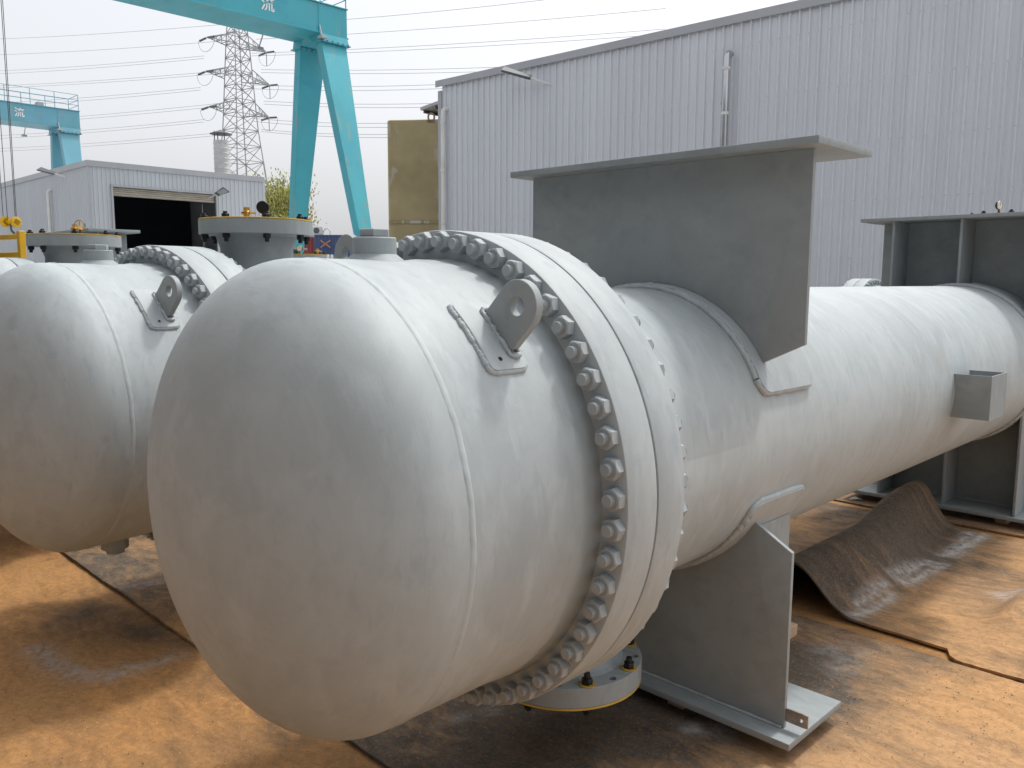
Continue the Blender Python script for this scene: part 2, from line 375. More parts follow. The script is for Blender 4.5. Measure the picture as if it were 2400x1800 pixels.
def belt(name, label, x0, x1, y0, y1, zf, dustf, spray_list, res=.045, thick=.012, edge=.03, seed=0, step=None):
    nx, ny = int((x1-x0)/res), int((y1-y0)/res)
    xs, ys = np.linspace(x0, x1, nx+1), np.linspace(y0, y1, ny+1)
    top = []
    for j, y in enumerate(ys):
        for i, x in enumerate(xs):
            e0 = edge*vnoise(x, 0, .9, seed)+.006*vnoise(x, 0, 9, seed); e1 = edge*vnoise(x, 5, .8, seed+2)+.006*vnoise(x, 3, 9, seed)
            if step and x > step[0]: e0 += step[1]+.05*vnoise(x, 1, 14, seed)*math.exp(-(x-step[0])/.12)
            f = j/ny; yy = y+(1-f)**(1 if not step else 3)*e0+f*e1
            xx = x+(.03*vnoise(y, 0, 1.1, seed+4))*(1 if i in (0, nx) else 0)
            top.append((xx, yy, zf(xx, yy)+thick))
    Tn = len(top); vs = top+[(x, y, z-thick) for x, y, z in top]; W = nx+1
    fs = [(j*W+i, j*W+i+1, (j+1)*W+i+1, (j+1)*W+i) for j in range(ny) for i in range(nx)]
    fs += [tuple(Tn+k for k in reversed(f)) for f in list(fs)]
    for i in range(nx):
        fs.append((i, Tn+i, Tn+i+1, i+1)); a = ny*W+i; fs.append((a+1, Tn+a+1, Tn+a, a))
    for j in range(ny):
        a = j*W; fs.append((a+W, Tn+a+W, Tn+a, a)); a = j*W+nx; fs.append((a, Tn+a, Tn+a+W, a+W))
    me = bpy.data.meshes.new(name); me.from_pydata(vs, [], fs)
    me.polygons.foreach_set('use_smooth', [True]*len(fs)); me.set_sharp_from_angle(angle=R(45))
    A = np.array(vs); dust = np.array([dustf(x, y) for x, y, _ in vs]); sp = np.zeros(len(vs))
    for pts, wd, k in spray_list: sp = np.maximum(sp, k*np.exp(-(polydist(A[:, 0], A[:, 1], pts)/wd)**2))
    set_attr(me, 'dust', dust); set_attr(me, 'spray', sp); me.update()
    return tag(obj(name, me, 'rubber'), label, 'rubber mat')

def smooth01(a, b, x):
    t = min(1, max(0, (x-a)/(b-a))); return t*t*(3-2*t)
# the long belt under the near saddles: y 1.5 .. 3.7
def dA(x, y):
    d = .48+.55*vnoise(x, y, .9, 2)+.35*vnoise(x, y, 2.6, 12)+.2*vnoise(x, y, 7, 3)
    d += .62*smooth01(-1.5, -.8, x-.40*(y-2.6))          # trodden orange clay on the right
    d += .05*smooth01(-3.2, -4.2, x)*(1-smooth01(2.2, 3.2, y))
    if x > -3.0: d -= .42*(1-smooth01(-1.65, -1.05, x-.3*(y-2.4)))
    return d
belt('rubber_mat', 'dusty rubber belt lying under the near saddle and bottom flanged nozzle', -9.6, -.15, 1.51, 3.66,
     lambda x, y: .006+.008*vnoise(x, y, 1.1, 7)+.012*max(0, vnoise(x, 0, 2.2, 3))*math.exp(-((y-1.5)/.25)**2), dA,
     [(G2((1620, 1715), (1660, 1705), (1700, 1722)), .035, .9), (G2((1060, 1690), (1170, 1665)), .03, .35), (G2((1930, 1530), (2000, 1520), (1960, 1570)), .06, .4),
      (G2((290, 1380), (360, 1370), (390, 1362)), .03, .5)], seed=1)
# the belt with the standing fold: y 3.75 .. 5.75
def zC(x, y):
    t = (y-3.75)/2.0; xc = -1.80+.05*math.sin(t*5)-.02*t; h = .215+.045*t+.012*math.sin(9*t)
    wd = (.185-.045*t) if x > xc else .17
    z = h*math.exp(-abs((x-xc)/wd)**2.3)
    xr = -.98+.10*t; z += .085*math.exp(-abs((x-xr)/(.07 if x < xr else .16))**2)*smooth01(3.95, 4.5, y)
    return .008+z+.008*vnoise(x, y, 2.2, 5)
SPR = [(G2((2273, 1252), (2245, 1284), (2210, 1304), (2238, 1306), (2278, 1274), (2310, 1254)), .035, .95),
       (G2((2181, 1321), (2140, 1340), (2094, 1371), (2128, 1376), (2170, 1350), (2210, 1326)), .03, .95),
       (G2((2074, 1386), (2040, 1410), (2012, 1433)), .028, .9), (G2((2094, 1401), (2070, 1420), (2044, 1438), (2000, 1455)), .03, .9),
       (G2((2395, 1400), (2380, 1420), (2350, 1400)), .05, .7)]
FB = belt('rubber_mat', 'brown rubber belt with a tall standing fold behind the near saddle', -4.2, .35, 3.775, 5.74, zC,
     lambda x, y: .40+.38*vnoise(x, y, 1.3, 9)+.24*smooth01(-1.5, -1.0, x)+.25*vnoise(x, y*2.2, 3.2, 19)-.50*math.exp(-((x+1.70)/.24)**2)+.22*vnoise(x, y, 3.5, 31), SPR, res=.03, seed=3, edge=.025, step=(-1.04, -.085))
belt('rubber_mat', 'flat rubber belt under the far saddle of the near exchanger', -9.5, .8, 5.86, 8.2,
     lambda x, y: .006+.008*vnoise(x, y, 1.2, 1), lambda x, y: .42+.25*vnoise(x, y, .8, 4), [], res=.07, seed=8, edge=.06)
belt('rubber_mat', 'rubber belt left of the fold in the shade between the two exchangers', -9.4, -4.35, 3.79, 5.7,
     lambda x, y: .006+.008*vnoise(x, y, 1.2, 6), lambda x, y: .5+.25*vnoise(x, y, .8, 14), [], res=.07, seed=11, edge=.05)

# ------------------------------------------------------------------ heat exchangers
AZ, RC, RF, RS, RBOLT, NB, PH = 1.061, .5879, .6728, .510, .641, 56, 1.737
YW, Y1, Y2, Y3 = -.388, .0135, .1335, .2489
ZB, ZBB = .096, .072          # base plate top / bottom
ZT = 2.032

def head_mesh():
    pr = [(RC, YW), (RC, YW-.04)]
    for k in range(1, 33):
        u = PI/2*k/32; pr.append((max(RC*math.cos(u), 1e-4), YW-.04-.30*math.sin(u)))
    return MB().lathe(pr, 128, 'y', (0, 0, AZ)).mesh('head', 50)
def ring_bead(r, y, wd, h, n=420, seed=0):
    b = MB(); P = []; m_ = 7
    for i in range(n):
        a = 2*PI*i/n; j = .16*noise.noise(Vector((math.cos(a)*14, math.sin(a)*14, seed)))+.10*math.sin(a*n/5.0)
        hh = h*(1+j*1.2); yy = y+wd*.07*noise.noise(Vector((math.cos(a)*9, math.sin(a)*9, seed+5)))
        for k in range(m_):
            t = -1+2*k/(m_-1); rr = r-.002+hh*max(0, 1-t*t)**.8; P.append((rr*math.cos(a), yy+wd/2*t, AZ+rr*math.sin(a)))
    b.add(P, [(i*m_+q, ((i+1) % n)*m_+q, ((i+1) % n)*m_+q+1, i*m_+q+1) for i in range(n) for q in range(m_-1)])
    return b.mesh('weld_bead', 60)
def channel_mesh():
    return MB().lathe([(RC, YW), (RC, -.075), (RC+.004, -.06), (RC+.004, -.045), (RC+.001, -.03), (RC+.01, Y1+.001)], 128, 'y', (0, 0, AZ)).mesh('channel', 40)
def flange_mesh(y0, y1):
    c = .004
    return MB().lathe([(.49, y0), (RF-c, y0), (RF-c*.3, y0+c*.3), (RF, y0+c), (RF, y1-c), (RF-c*.3, y1-c*.3), (RF-c, y1), (.49, y1)], 160, 'y', (0, 0, AZ), closed_prof=True).mesh('flange', 35)
def stud_mesh():
    L = Y3-Y1+.084; pr = [(.0001, 0), (.0134, 0), (.0150, .0014)]
    y = .002
    while y < .019: pr += [(.0151, y+.0007), (.0134, y+.002)]; y += .0026
    e = [(r, L-h) for r, h in reversed(pr)]
    return MB().lathe(pr+e, 16, 'y').mesh('stud', 22)
def nut_mesh():
    b = MB(); h = .025; ro, rf = .0285, .0247; P = []
    def ring(fn): 
        for k in range(12):
            a = 2*PI*k/12; r, z = fn(k % 2 == 0); P.append((r*math.cos(a), z, r*math.sin(a)))
    ring(lambda c: (ro if c else rf, 0)); ring(lambda c: (ro if c else rf, -(h-.0042 if c else h-.0012)))
    ring(lambda c: (.0238, -h)); ring(lambda c: (.0145, -h)); 
    fs = []
    for k in range(3):
        for i in range(12):
            j = (i+1) % 12; fs.append((k*12+i, k*12+j, (k+1)*12+j, (k+1)*12+i))
    return b.add(P, fs).mesh('nut', 20)
def arc_plate(r0, r1, y0, y1, a0, a1, c=.05, n=72):
    b = MB(); P = []; sec = []
    for i in range(n+1):
        a = a0+(a1-a0)*(.5-.5*math.cos(PI*i/n)); s_ = min(a-a0, a1-a)*r1
        ins = c-math.sqrt(max(0, c*c-(c-s_)**2)) if s_ < c else 0
        ca, sa = math.cos(a), math.sin(a)
        for r, y in ((r0, y0+ins), (r1-.002, y0+ins), (r1, y0+ins+.002), (r1, y1-ins-.002), (r1-.002, y1-ins), (r0, y1-ins)): P.append((r*ca, y, AZ+r*sa))
    fs = [(i*6+q, (i+1)*6+q, (i+1)*6+(q+1) % 6, i*6+(q+1) % 6) for i in range(n) for q in range(6)]
    fs += [tuple(range(6)), tuple(n*6+k for k in range(5, -1, -1))]
    return b.add(P, fs)
def arc_bead(r, y0, y1, a0, a1, rad, c=.05, n=60, seg=None):
    path = []
    def pt(a, y): path.append((r*math.cos(a), y, AZ+r*math.sin(a)))
    da = c/r
    for k in range(n+1): pt(a0+da+(a1-a0-2*da)*k/n, y0)
    for k in range(1, 6): q = PI/2*k/6; pt(a1-da+da*math.sin(q), y0+c-c*math.cos(q))
    for k in range(9): pt(a1, y0+c+(y1-y0-2*c)*k/8)
    for k in range(1, 6): q = PI/2*k/6; pt(a1-da+da*math.cos(q), y1-c+c*math.sin(q))
    for k in range(n+1): pt(a1-da-(a1-a0-2*da)*k/n, y1)
    for k in range(1, 6): q = PI/2*k/6; pt(a0+da-da*math.sin(q), y1-c+c*math.cos(q))
    for k in range(9): pt(a0, y1-c-(y1-y0-2*c)*k/8)
    for k in range(1, 6): q = PI/2*k/6; pt(a0+da-da*math.cos(q), y0+c-c*math.sin(q))
    path.append(path[0])
    path = [Vector(p)+Vector([noise.noise(Vector(p)*60+Vector((k*9, 0, 0)))*rad*.22 for k in range(3)]) for p in path]; path[-1] = path[0]
    return MB().tube(path, [rad*(1+.32*noise.noise(Vector(p)*130)) for p in path], 8, False, .10).mesh('weld_bead', 60)
def web_mesh(upper):
    if upper: top, cz, cx, k0, k1 = ZT-.024-AZ, .337, .596, .456, .2695
    else: top, cz, cx, k0, k1 = ZB-AZ, -.352, .588, .450, -.2735
    a = math.atan2(abs(k1), k0); r = math.hypot(k0, k1); sg = 1 if upper else -1
    poly = [(-cx, top), (cx, top), (cx, cz), (k0, k1)]
    for i in range(1, 40):
        t = a+(PI-2*a)*i/40; poly.append((r*math.cos(t), sg*r*math.sin(t)))
    poly += [(-k0, k1), (-cx, cz)]
    return MB().prism([(x, z+AZ) for x, z in poly], 0, .018).mesh('saddle_web', 20, bevel=.0025, seg=2)
def stiff_mesh(upper, x):
    r = .529; z1 = math.sqrt(r*r-x*x)
    z = (AZ+z1-.004, ZT-.024) if upper else (ZB, AZ-z1+.004)
    return MB().box(-.008, .008, 0, .27, z[0], z[1]).mesh('stiffener', 20, bevel=.002)
def saddle(root, upper, y0, flip=False, tab=False):
    """saddle whose base plate starts at y0 (front edge); web towards the near side unless flip"""
    depth = .402; wy = y0+.081 if not flip else y0+depth-.099
    s_ = obj('saddle', cached(('web', upper), lambda: web_mesh(upper)), 'plate', root, (0, wy, 0))
    z0, z1 = (ZT-.024, ZT) if upper else (ZBB, ZB)
    obj('base_plate', cached(('bp', upper), lambda: MB().box(-.6475, .6475, 0, depth, z0, z1).mesh('base_plate', 20, bevel=.003, seg=2)), 'plate', s_, (0, y0-wy, 0))
    for x in (-.43, 0, .43):
        obj('stiffener', cached(('st', upper, x), lambda: stiff_mesh(upper, x)), 'plate', s_, (x, .018 if not flip else -.27, 0))
    if not upper:
        for yy in (-.004, .022):
            path = [(-.58+1.16*k/60, yy, ZB+.003) for k in range(61)]
            obj('weld_bead', cached(('wb', yy), lambda: MB().tube(path, .006, 6, True, .25).mesh('weld_bead', 60)), 'weld', s_)
    if tab:
        hole = MB(); P = []; n = 24; outer = []
        for k in range(n):
            a = 2*PI*k/n; c_, s2 = math.cos(a), math.sin(a); t = min(.039/max(abs(c_), 1e-6), .0235/max(abs(s2), 1e-6)); outer.append((.628+c_*t, .1445+s2*t))
        for yy in (0, .006):
            P += [(x, yy, z) for x, z in outer]+[(.646+.006*math.cos(2*PI*k/n), yy, .1435+.006*math.sin(2*PI*k/n)) for k in range(n)]
        fs = []
        for k in range(n):
            j = (k+1) % n
            fs += [(k, j, n+j, n+k), (2*n+k, 3*n+k, 3*n+j, 2*n+j), (k, 2*n+k, 2*n+j, j), (n+k, n+j, 3*n+j, 3*n+k)]
        obj('earthing_tab', hole.add(P, fs).mesh('earthing_tab', 30), 'steel_tab', s_, (0, .006, 0))
    pa0, pa1 = (R(19.5), R(160.5)) if upper else (R(-158), R(-22))
    py0 = y0+.02
    pd = obj('wear_pad', cached(('pad', upper), lambda: arc_plate(RS-.002, RS+.019, 0, .37, pa0, pa1).mesh('wear_pad', 40)), 'paint', root, (0, py0, 0))
    obj('weld_bead', cached(('padb', upper), lambda: arc_bead(RS+.004, 0, .37, pa0, pa1, .0115, n=170)), 'weld', pd)
    return s_
def lug_mesh():
    """upright eye plate in the plane y = const; local u tangential, v radial from the pad"""
    n = 48; hc, ro, ri, t = .087, .06, .0215, .023; outer = []; inner = []
    for k in range(n):
        a = 2*PI*k/n; c_, s_ = math.cos(a), math.sin(a)
        if s_ >= 0: outer.append((ro*c_, hc+ro*s_))
        else:
            q = min(ro/max(abs(c_), 1e-6), (hc+.004)/max(-s_, 1e-6)); outer.append((q*c_, hc+q*s_))
        inner.append((ri*c_, hc+ri*s_))
    P = []
    for yy in (0, t): P += [(u, yy, v) for u, v in outer]+[(u, yy, v) for u, v in inner]
    fs = []
    for k in range(n):
        j = (k+1) % n
        fs += [(k, j, n+j, n+k), (2*n+k, 3*n+k, 3*n+j, 2*n+j), (k, 2*n+k, 2*n+j, j), (n+k, n+j, 3*n+j, 3*n+k)]
    return MB().add(P, fs).mesh('lifting_lug', 30, bevel=.0015)
def lug(root, ang, dy=0.0):
    py0, py1 = -.248+dy, -.130+dy; a0, a1 = ang-R(9.6), ang+R(9.6)
    pad = obj('lug_pad', cached(('lugpad', ang, dy), lambda: arc_plate(RC-.001, RC+.012, py0, py1, a0, a1, .018, 20).mesh('lug_pad', 40)), 'paint', root)
    obj('weld_bead', cached(('lugpb', ang, dy), lambda: arc_bead(RC+.001, py0, py1, a0, a1, .0088, .018, 70)), 'weld', pad)
    hx, hy = math.cos(ang-R(4)*(1 if ang < PI/2 else -1)), math.sin(ang-R(4)*(1 if ang < PI/2 else -1)); rr = RC+.0125
    obj('vent_hole_disc', cached('venthole', lambda: MB().lathe([(.0001, .0), (.0058, .0)], 14, 'z').mesh('vent_hole_disc')), 'gasket', pad,  # flat disc, the dark of the hole is its colour
        ((RC+.0125)*math.cos(ang-R(7)), -.208+dy, AZ+(RC+.0125)*math.sin(ang-R(7))), (0, PI/2-ang+R(7), 0))
    L = obj('lifting_lug', cached('lug', lug_mesh), 'plate', pad, ((RC+.012)*math.cos(ang), -.172+dy, AZ+(RC+.012)*math.sin(ang)), (0, PI/2-ang, 0))
    path = [(-.07, .0, .003)]+[(-.064+.128*k/20, -.004, .003) for k in range(21)]+[(.07, .0, .003), (.072, .012, .003), (.07, .024, .003)]+[(.064-.128*k/20, .027, .003) for k in range(21)]+[(-.07, .024, .003), (-.072, .012, .003), (-.07, 0, .003)]
    wb = obj('weld_bead', cached('lugwb', lambda: MB().tube([Vector(p)+Vector((0, 0, -.003+.004*noise.noise(Vector(p)*90))) for p in path], [.0068*(1+.5*noise.noise(Vector(p)*110)) for p in path], 7, False, .15).mesh('weld_bead', 60)), 'weld', pad, L.location, L.rotation_euler)
NZR, NZB = .268, .243
def nozzle_body():
    # z measured downward from the gasket face (0) ; flange .066 thick, hub and neck below
    pr = [(.10, 0), (NZR-.002, 0), (NZR, -.002), (NZR, -.064), (NZR-.002, -.066), (.205, -.066), (.19, -.075), (.178, -.115), (.172, -.13), (.170, -.45), (.10, -.45)]
    me = MB().lathe(pr, 96, 'z', closed_prof=True).mesh('nozzle', 30)
    cut = MB()
    for k in range(16):
        a = 2*PI*(k+.5)/16 if False else 2*PI*k/16
        cut.lathe([(.0001, -.2), (.0135, -.2), (.0135, .1), (.0001, .1)], 16, 'z', (NZB*math.cos(a), NZB*math.sin(a), 0))
    a_ = bpy.data.objects.new('tmp_a', me); c_ = bpy.data.objects.new('tmp_c', cut.mesh('tmp_c', 0)); COL.objects.link(a_); COL.objects.link(c_)
    md = a_.modifiers.new('b', 'BOOLEAN'); md.object = c_; md.operation = 'DIFFERENCE'; md.solver = 'EXACT'
    dg = bpy.context.evaluated_depsgraph_get(); out = bpy.data.meshes.new_from_object(a_.evaluated_get(dg))
    bpy.data.objects.remove(a_); bpy.data.objects.remove(c_)
    out.polygons.foreach_set('use_smooth', [True]*len(out.polygons)); out.set_sharp_from_angle(angle=R(30)); out.name = 'nozzle'
    return out
def black_bolt():
    """one stud with its nuts: turned profile with hexagonal nut sections, axis z"""
    b = MB(); P = []; prof = [(.0001, .034), (.0092, .034), (.0105, .031), (.0105, .0241), (.0165, .024), (.0185, .0215), (.0185, .008), (.0105, .0079), (.0105, -.0669), (.0185, -.067), (.0185, -.0855), (.0165, -.088), (.0105, -.0881), (.0105, -.1), (.0092, -.105), (.0001, -.105)]
    n = 12
    for r, z in prof:
        for k in range(n):
            rr = r*(1.0 if k % 2 == 0 or r < .012 else .866); a = 2*PI*k/n; P.append((rr*math.cos(a), rr*math.sin(a), z))
    b.add(P, [(q*n+k, (q+1)*n+k, (q+1)*n+(k+1) % n, q*n+(k+1) % n) for q in range(len(prof)-1) for k in range(n)])
    return b.mesh('cover_bolt', 24)
def washer_mesh():
    return MB().lathe([(.011, -.0665), (.027, -.0665), (.027, -.0695), (.011, -.0695)], 18, 'z', closed_prof=True).mesh('washer', 30)
def nozzle(root, y, up=True, z=1.865, ph=0.0, length=None):
    e = obj('nozzle', cached('noz', nozzle_body), 'plate', root, (0, y, z), (0, 0, ph) if up else (PI, 0, ph))
    obj('cover', cached('nozc', lambda: MB().lathe([(.0001, .0005), (NZR-.001, .0005), (NZR, .002), (NZR, .0068), (NZR-.002, .008), (.0001, .008)], 96, 'z').mesh('cover', 35)), 'yellow', e)
    for k in range(8):
        a = 2*PI*k/8
        obj('cover_bolt', cached('cb', black_bolt), 'black', e, (NZB*math.cos(a), NZB*math.sin(a), 0), (0, 0, random.random()))
        if not up: obj('washer', cached('wsh', washer_mesh), 'yellow', e, (NZB*math.cos(a), NZB*math.sin(a), 0))
    return e
def gauge(root, x, y, z, rz, r=.031):
    """pressure gauge with the dial facing local -y after turning by rz"""
    b = MB().lathe([(.0001, .012), (r*.93, .012), (r, .009), (r, -.006), (r*.95, -.010), (r*.88, -.010), (r*.88, -.007)], 28, 'y', (0, 0, .062))
    g = build('pressure_gauge', b, 'black', root, loc=(x, y, z), rot=(0, 0, rz))
    obj('dial', cached('dial', lambda: MB().lathe([(.0001, -.0072), (r*.88, -.0072)], 28, 'y', (0, 0, .062)).mesh('dial')), 'dial', g)
    obj('bezel', cached('bezel', lambda: MB().lathe([(r*.88, -.0105), (r*1.0, -.0105), (r*1.02, -.004), (r*.88, -.004)], 28, 'y', (0, 0, .062), closed_prof=True).mesh('bezel', 30)), 'chrome', g)
    obj('pointer', cached('ptr', lambda: MB().box(-.0012, .0012, -.0085, -.0078, .058, .082).mesh('pointer', 0)), 'black', g, None, (0, 0, 0))
    st = MB().lathe([(.0001, .0), (.010, .0), (.010, .016), (.007, .017), (.007, .036), (.0001, .036)], 12, 'z')
    build('stem', st, 'bronze', g)
    return g
def valve(root, x, y, z, rz):
    b = MB().lathe([(.0001, .012), (.012, .012), (.014, .018), (.014, .026), (.017, .03), (.017, .042), (.013, .046), (.015, .05), (.015, .062), (.0001, .062)], 12, 'z').tube([(-.026, 0, .036), (.018, 0, .036)], .009, 10)
    v = build('ball_valve', b, 'brass', root, loc=(x, y, z), rot=(0, 0, rz))
    build('nipple', MB().lathe([(.0001, 0), (.011, 0), (.011, .013), (.0001, .013)], 12, 'z'), 'bronze', v)
    build('handle', MB().bar((.012, 0, .038), (.05, 0, .034), .012, .007).mesh if False else MB().bar((.012, 0, .038), (.052, 0, .033), .013, .008), 'valve_yellow', v, bevel=.002)
    return v
def heat_exchanger(label, loc, rz, upper=False, lower2=True, near_noz=None, far_noz=None, box=False, length=6.6, detail=True, tab=False, lugs=((44.3, 0), (135.7, 0))):
    root = thing('heat_exchanger', label, 'heat exchanger', loc, rz, 'heat exchangers laid out in the yard')
    obj('head', cached('head', head_mesh), 'paint', root)
    obj('head_weld', cached('hw', lambda: ring_bead(RC, YW-.004, .023, .0038)), 'weld', root)
    obj('channel', cached('channel', channel_mesh), 'paint', root)
    obj('flange', cached('fl1', lambda: flange_mesh(Y1, Y2-.003)), 'paint', root)
    obj('flange', cached('fl2', lambda: flange_mesh(Y2+.003, Y3)), 'paint', root)
    obj('gasket', cached('gk', lambda: MB().lathe([(.5, Y2-.004), (RF-.018, Y2-.004), (RF-.018, Y2+.004), (.5, Y2+.004)], 96, 'y', (0, 0, AZ), closed_prof=True).mesh('gasket', 30)), 'gasket', root)
    for k in range(NB):
        a = PH-2*PI*k/NB
        dj = random.uniform(-.0025, .0025)
        st = obj('stud', cached('stud', stud_mesh), 'nut', root, (RBOLT*math.cos(a), Y1-.041+dj, AZ+RBOLT*math.sin(a)))
        obj('nut', cached('nut', nut_mesh), 'nut', st, (0, .0405-dj, 0), (0, random.random()*PI, 0))
        obj('nut', cached('nut', nut_mesh), 'nut', st, (0, .041-dj+Y3-Y1+.0005, 0), (0, random.random()*PI, PI))
    sh = [(RS+.05, Y3+.0005), (RS+.04, Y3+.03), (RS, Y3+.09), (RS, length)]
    for k in range(1, 17): u = PI/2*k/16; sh.append((max(1e-4, RS*math.cos(u)), length+.25*math.sin(u)))
    obj('shell', cached(('shell', length), lambda: MB().lathe(sh, 128, 'y', (0, 0, AZ)).mesh('shell', 40)), 'paint_shell', root)
    for yy in (2.25, 3.52):
        obj('girth_weld', cached(('gw', yy), lambda: ring_bead(RS, yy, .012, .0022, 360, yy)), 'weld', root)
    saddle(root, False, .9525, tab=tab)
    if upper: saddle(root, True, .9525)
    if lower2:
        saddle(root, False, 4.45, True)
        if upper: saddle(root, True, 4.45, True)
    for ang, dy in lugs: lug(root, R(ang), dy)
    # vent plug on the crown and drain plug below the channel
    for s_ in (1, -1):
        pb = MB().lathe([(.09, .0), (.075, .012), (.064, .02), (.0565, .026), (.0565, .066), (.054, .069), (.0001, .069)], 36, 'z')
        pl = build('vent_plug' if s_ > 0 else 'drain_plug', pb, 'plate', root, loc=(0, -.197, AZ+s_*(RC-.012)), rot=(0 if s_ > 0 else PI, 0, 0))
        hx = MB(); P = []
        for r_, z in ((.038, .070), (.0415, .072), (.0415, .088), (.038, .0905)): P += [(r_*math.cos(PI*k/3+.35), r_*math.sin(PI*k/3+.35), z) for k in range(6)]
        hx.add(P, [(q*6+k, q*6+(k+1) % 6, (q+1)*6+(k+1) % 6, (q+1)*6+k) for q in range(3) for k in range(6)]+[tuple(range(18, 24)), tuple(range(5, -1, -1))])
        build('plug_head', hx, 'plate', pl, smooth=25)
    if near_noz: nozzle(root, **near_noz)
    if far_noz: nozzle(root, **far_noz)
    if box:
        b = MB(); x0, x1, y0, y1, z0, z1, t = .50, .668, 2.85, 3.10, .945, 1.157, .006
        b.box(x0, x1, y0, y0+t, z0, z1).box(x0, x1, y1-t, y1, z0, z1).box(x1-t, x1-.0005, y0+t, y1-t, z0, z1).box(x0, x1-t, y0+t, y1-t, z0, z0+t)
        build('nameplate_bracket', b, 'plate', root)
    return root

E1 = heat_exchanger('nearest grey heat exchanger with big upright saddle plate on top of its shell', (-1.789, 1.5, 0), 0, upper=True,
                    near_noz=dict(y=.57, up=False, z=.262, ph=.25), far_noz=dict(y=5.55, z=2.08, ph=.3), box=True, tab=True, lugs=((44.3, 0), (117.5, .10)))
gauge(E1, -.02, 5.36, 2.088, R(70)); valve(E1, .16, 5.60, 2.088, 0)
E2 = heat_exchanger('grey heat exchanger second from the right with a yellow-rimmed nozzle standing on top', (-1.789-1.95, 1.487, .008), .117, near_noz=dict(y=.584, z=1.865, ph=.36))
gauge(E2, .035, .60, 1.873, R(225)); valve(E2, -.035, .555, 1.873, R(20))
E3 = heat_exchanger('grey heat exchanger third from the right, only its flange rim and gauge nozzle showing', (-5.69, 1.30, -.02), .03, near_noz=dict(y=.545, z=1.875, ph=.45))
gauge(E3, .06, .56, 1.883, R(52)); valve(E3, .085, .52, 1.883, R(25))
E4 = heat_exchanger('grey heat exchanger fourth from the right carrying a flat saddle plate', (-7.64, 1.41, -.05), 0, upper=True, far_noz=dict(y=3.22, z=1.885, ph=.1))
gauge(E4, .02, 3.2, 1.893, R(30)); valve(E4, .10, 3.36, 1.893, R(20))
E5 = heat_exchanger('grey heat exchanger farthest left, its saddle plate behind the yellow frame', (-10.05, .95, -.05), 0, upper=True)
E6 = heat_exchanger('far grey heat exchanger lying crosswise behind the shell of the nearest one', (-3.87, 9.98, -.105), R(90)+.03, length=5.0)

# timbers under the saddles
def timber(label, x, y, ln=.9, z=.071, wd=.07):
    o = build('timber_block', MB().box(-wd/2, wd/2, -ln/2, ln/2, 0, z-.018), 'timber', bevel=.003, loc=(x, y, .0175), rot=(0, 0, random.uniform(-.04, .04)))
    return tag(o, label, 'timber', 'timber packing under the saddles')
timber('pale timber end poking out behind the near saddle of the nearest exchanger', -1.625, 2.985, .93)
timber('timber under the left end of the near saddle of the nearest exchanger', -2.25, 2.65, .5)
for i, (o, nm) in enumerate(((E1, 'nearest exchanger'), (E2, 'second exchanger from the right'))):
    p = o.location
    if i == 0:
        timber('timber under the left end of the far saddle of the '+nm, p.x-.35, p.y+4.72, .36); timber('timber under the right end of the far saddle of the '+nm, p.x+.35, p.y+4.72, .36)
    else:
        timber('timber under the right end of the near saddle of the '+nm, p.x+.3, p.y+1.15, .5); timber('timber under the left end of the near saddle of the '+nm, p.x-.35, p.y+1.15, .5)

# ------------------------------------------------------------------ big warehouse on the right
def clad_panel(wd, h, ribs, screws, rib_w=.032, rib_d=.048):
    """one profiled sheet in the xz plane facing -y"""
    b = MB(); p = wd/ribs; prof = []
    for k in range(ribs):
        x = k*p; prof += [(x, 0), (x+p*.62, 0), (x+p*.62+.012, -rib_d), (x+p*.62+.012+rib_w, -rib_d), (x+p*.62+.024+rib_w, 0)]
        # two small stiffening swages in the pan
        q = prof[-5:]; prof[-5:] = [q[0], (x+p*.18, 0), (x+p*.2, -.004), (x+p*.24, -.004), (x+p*.26, 0), (x+p*.38, 0), (x+p*.4, -.004), (x+p*.44, -.004), (x+p*.46, 0)]+q[1:]
    prof.append((wd, 0)); n = len(prof)
    P = [(x, y, z) for z in (0, h) for x, y in prof]
    b.add(P, [(i, i+1, n+i+1, n+i) for i in range(n-1)])
    for z in screws:
        for k in range(ribs):
            x = k*p+p*.62+.012+rib_w/2
            b.add([(x+.02*math.cos(PI*q/3), -rib_d-.0005, z+.02*math.sin(PI*q/3)) for q in range(6)]+[(x, -rib_d-.026, z)], [(q, (q+1) % 6, 6) for q in range(6)])
    return b.mesh('wall_panel', 20, recalc=False)
WH, WYAW = 7.6, math.atan2(.628, 11.391)
wh = thing('warehouse', 'long grey profiled steel warehouse filling the right background', 'warehouse', (-20.117, 17.183, 0), WYAW)
pm = clad_panel(.90, WH-.12, 4, (.9, 2.1, 3.3, 4.5, 5.7, 6.9)); pm.materials.append(M['clad'])
for k in range(28): obj('wall_panel', pm, None, wh, (.10+k*.9, random.uniform(-.003, .003), 0))
pms = clad_panel(.90, WH-.32, 4, ()); pms.materials.append(M['clad'])
for k in range(20): obj('wall_panel', pms, None, wh, (0, 18.08-k*.9, 0), (0, 0, -PI/2))
build('corner_trim', MB().box(-.045, .10, -.045, -.001, 0, WH-.3).box(-.045, -.001, -.001, .09, 0, WH-.3), 'trim', wh)
build('eave_trim', MB().prism([(-.10, WH-.19), (-.075, WH-.19), (-.06, WH-.05), (.22, WH), (.22, WH+.03), (-.10, WH)], -.1, 25.4, 'yz'), 'trim', wh)
build('roof', MB().add([(-.05, .2, WH), (25.4, .2, WH), (25.4, 18, WH+1.2), (-.05, 18, WH+1.2)], [(0, 1, 2, 3)]), 'trim', wh)
build('wall_back', MB().box(.02, 25.3, 18.0, 18.1, 0, WH+1.15).box(25.26, 25.36, .1, 18.0, 0, WH), 'clad', wh)
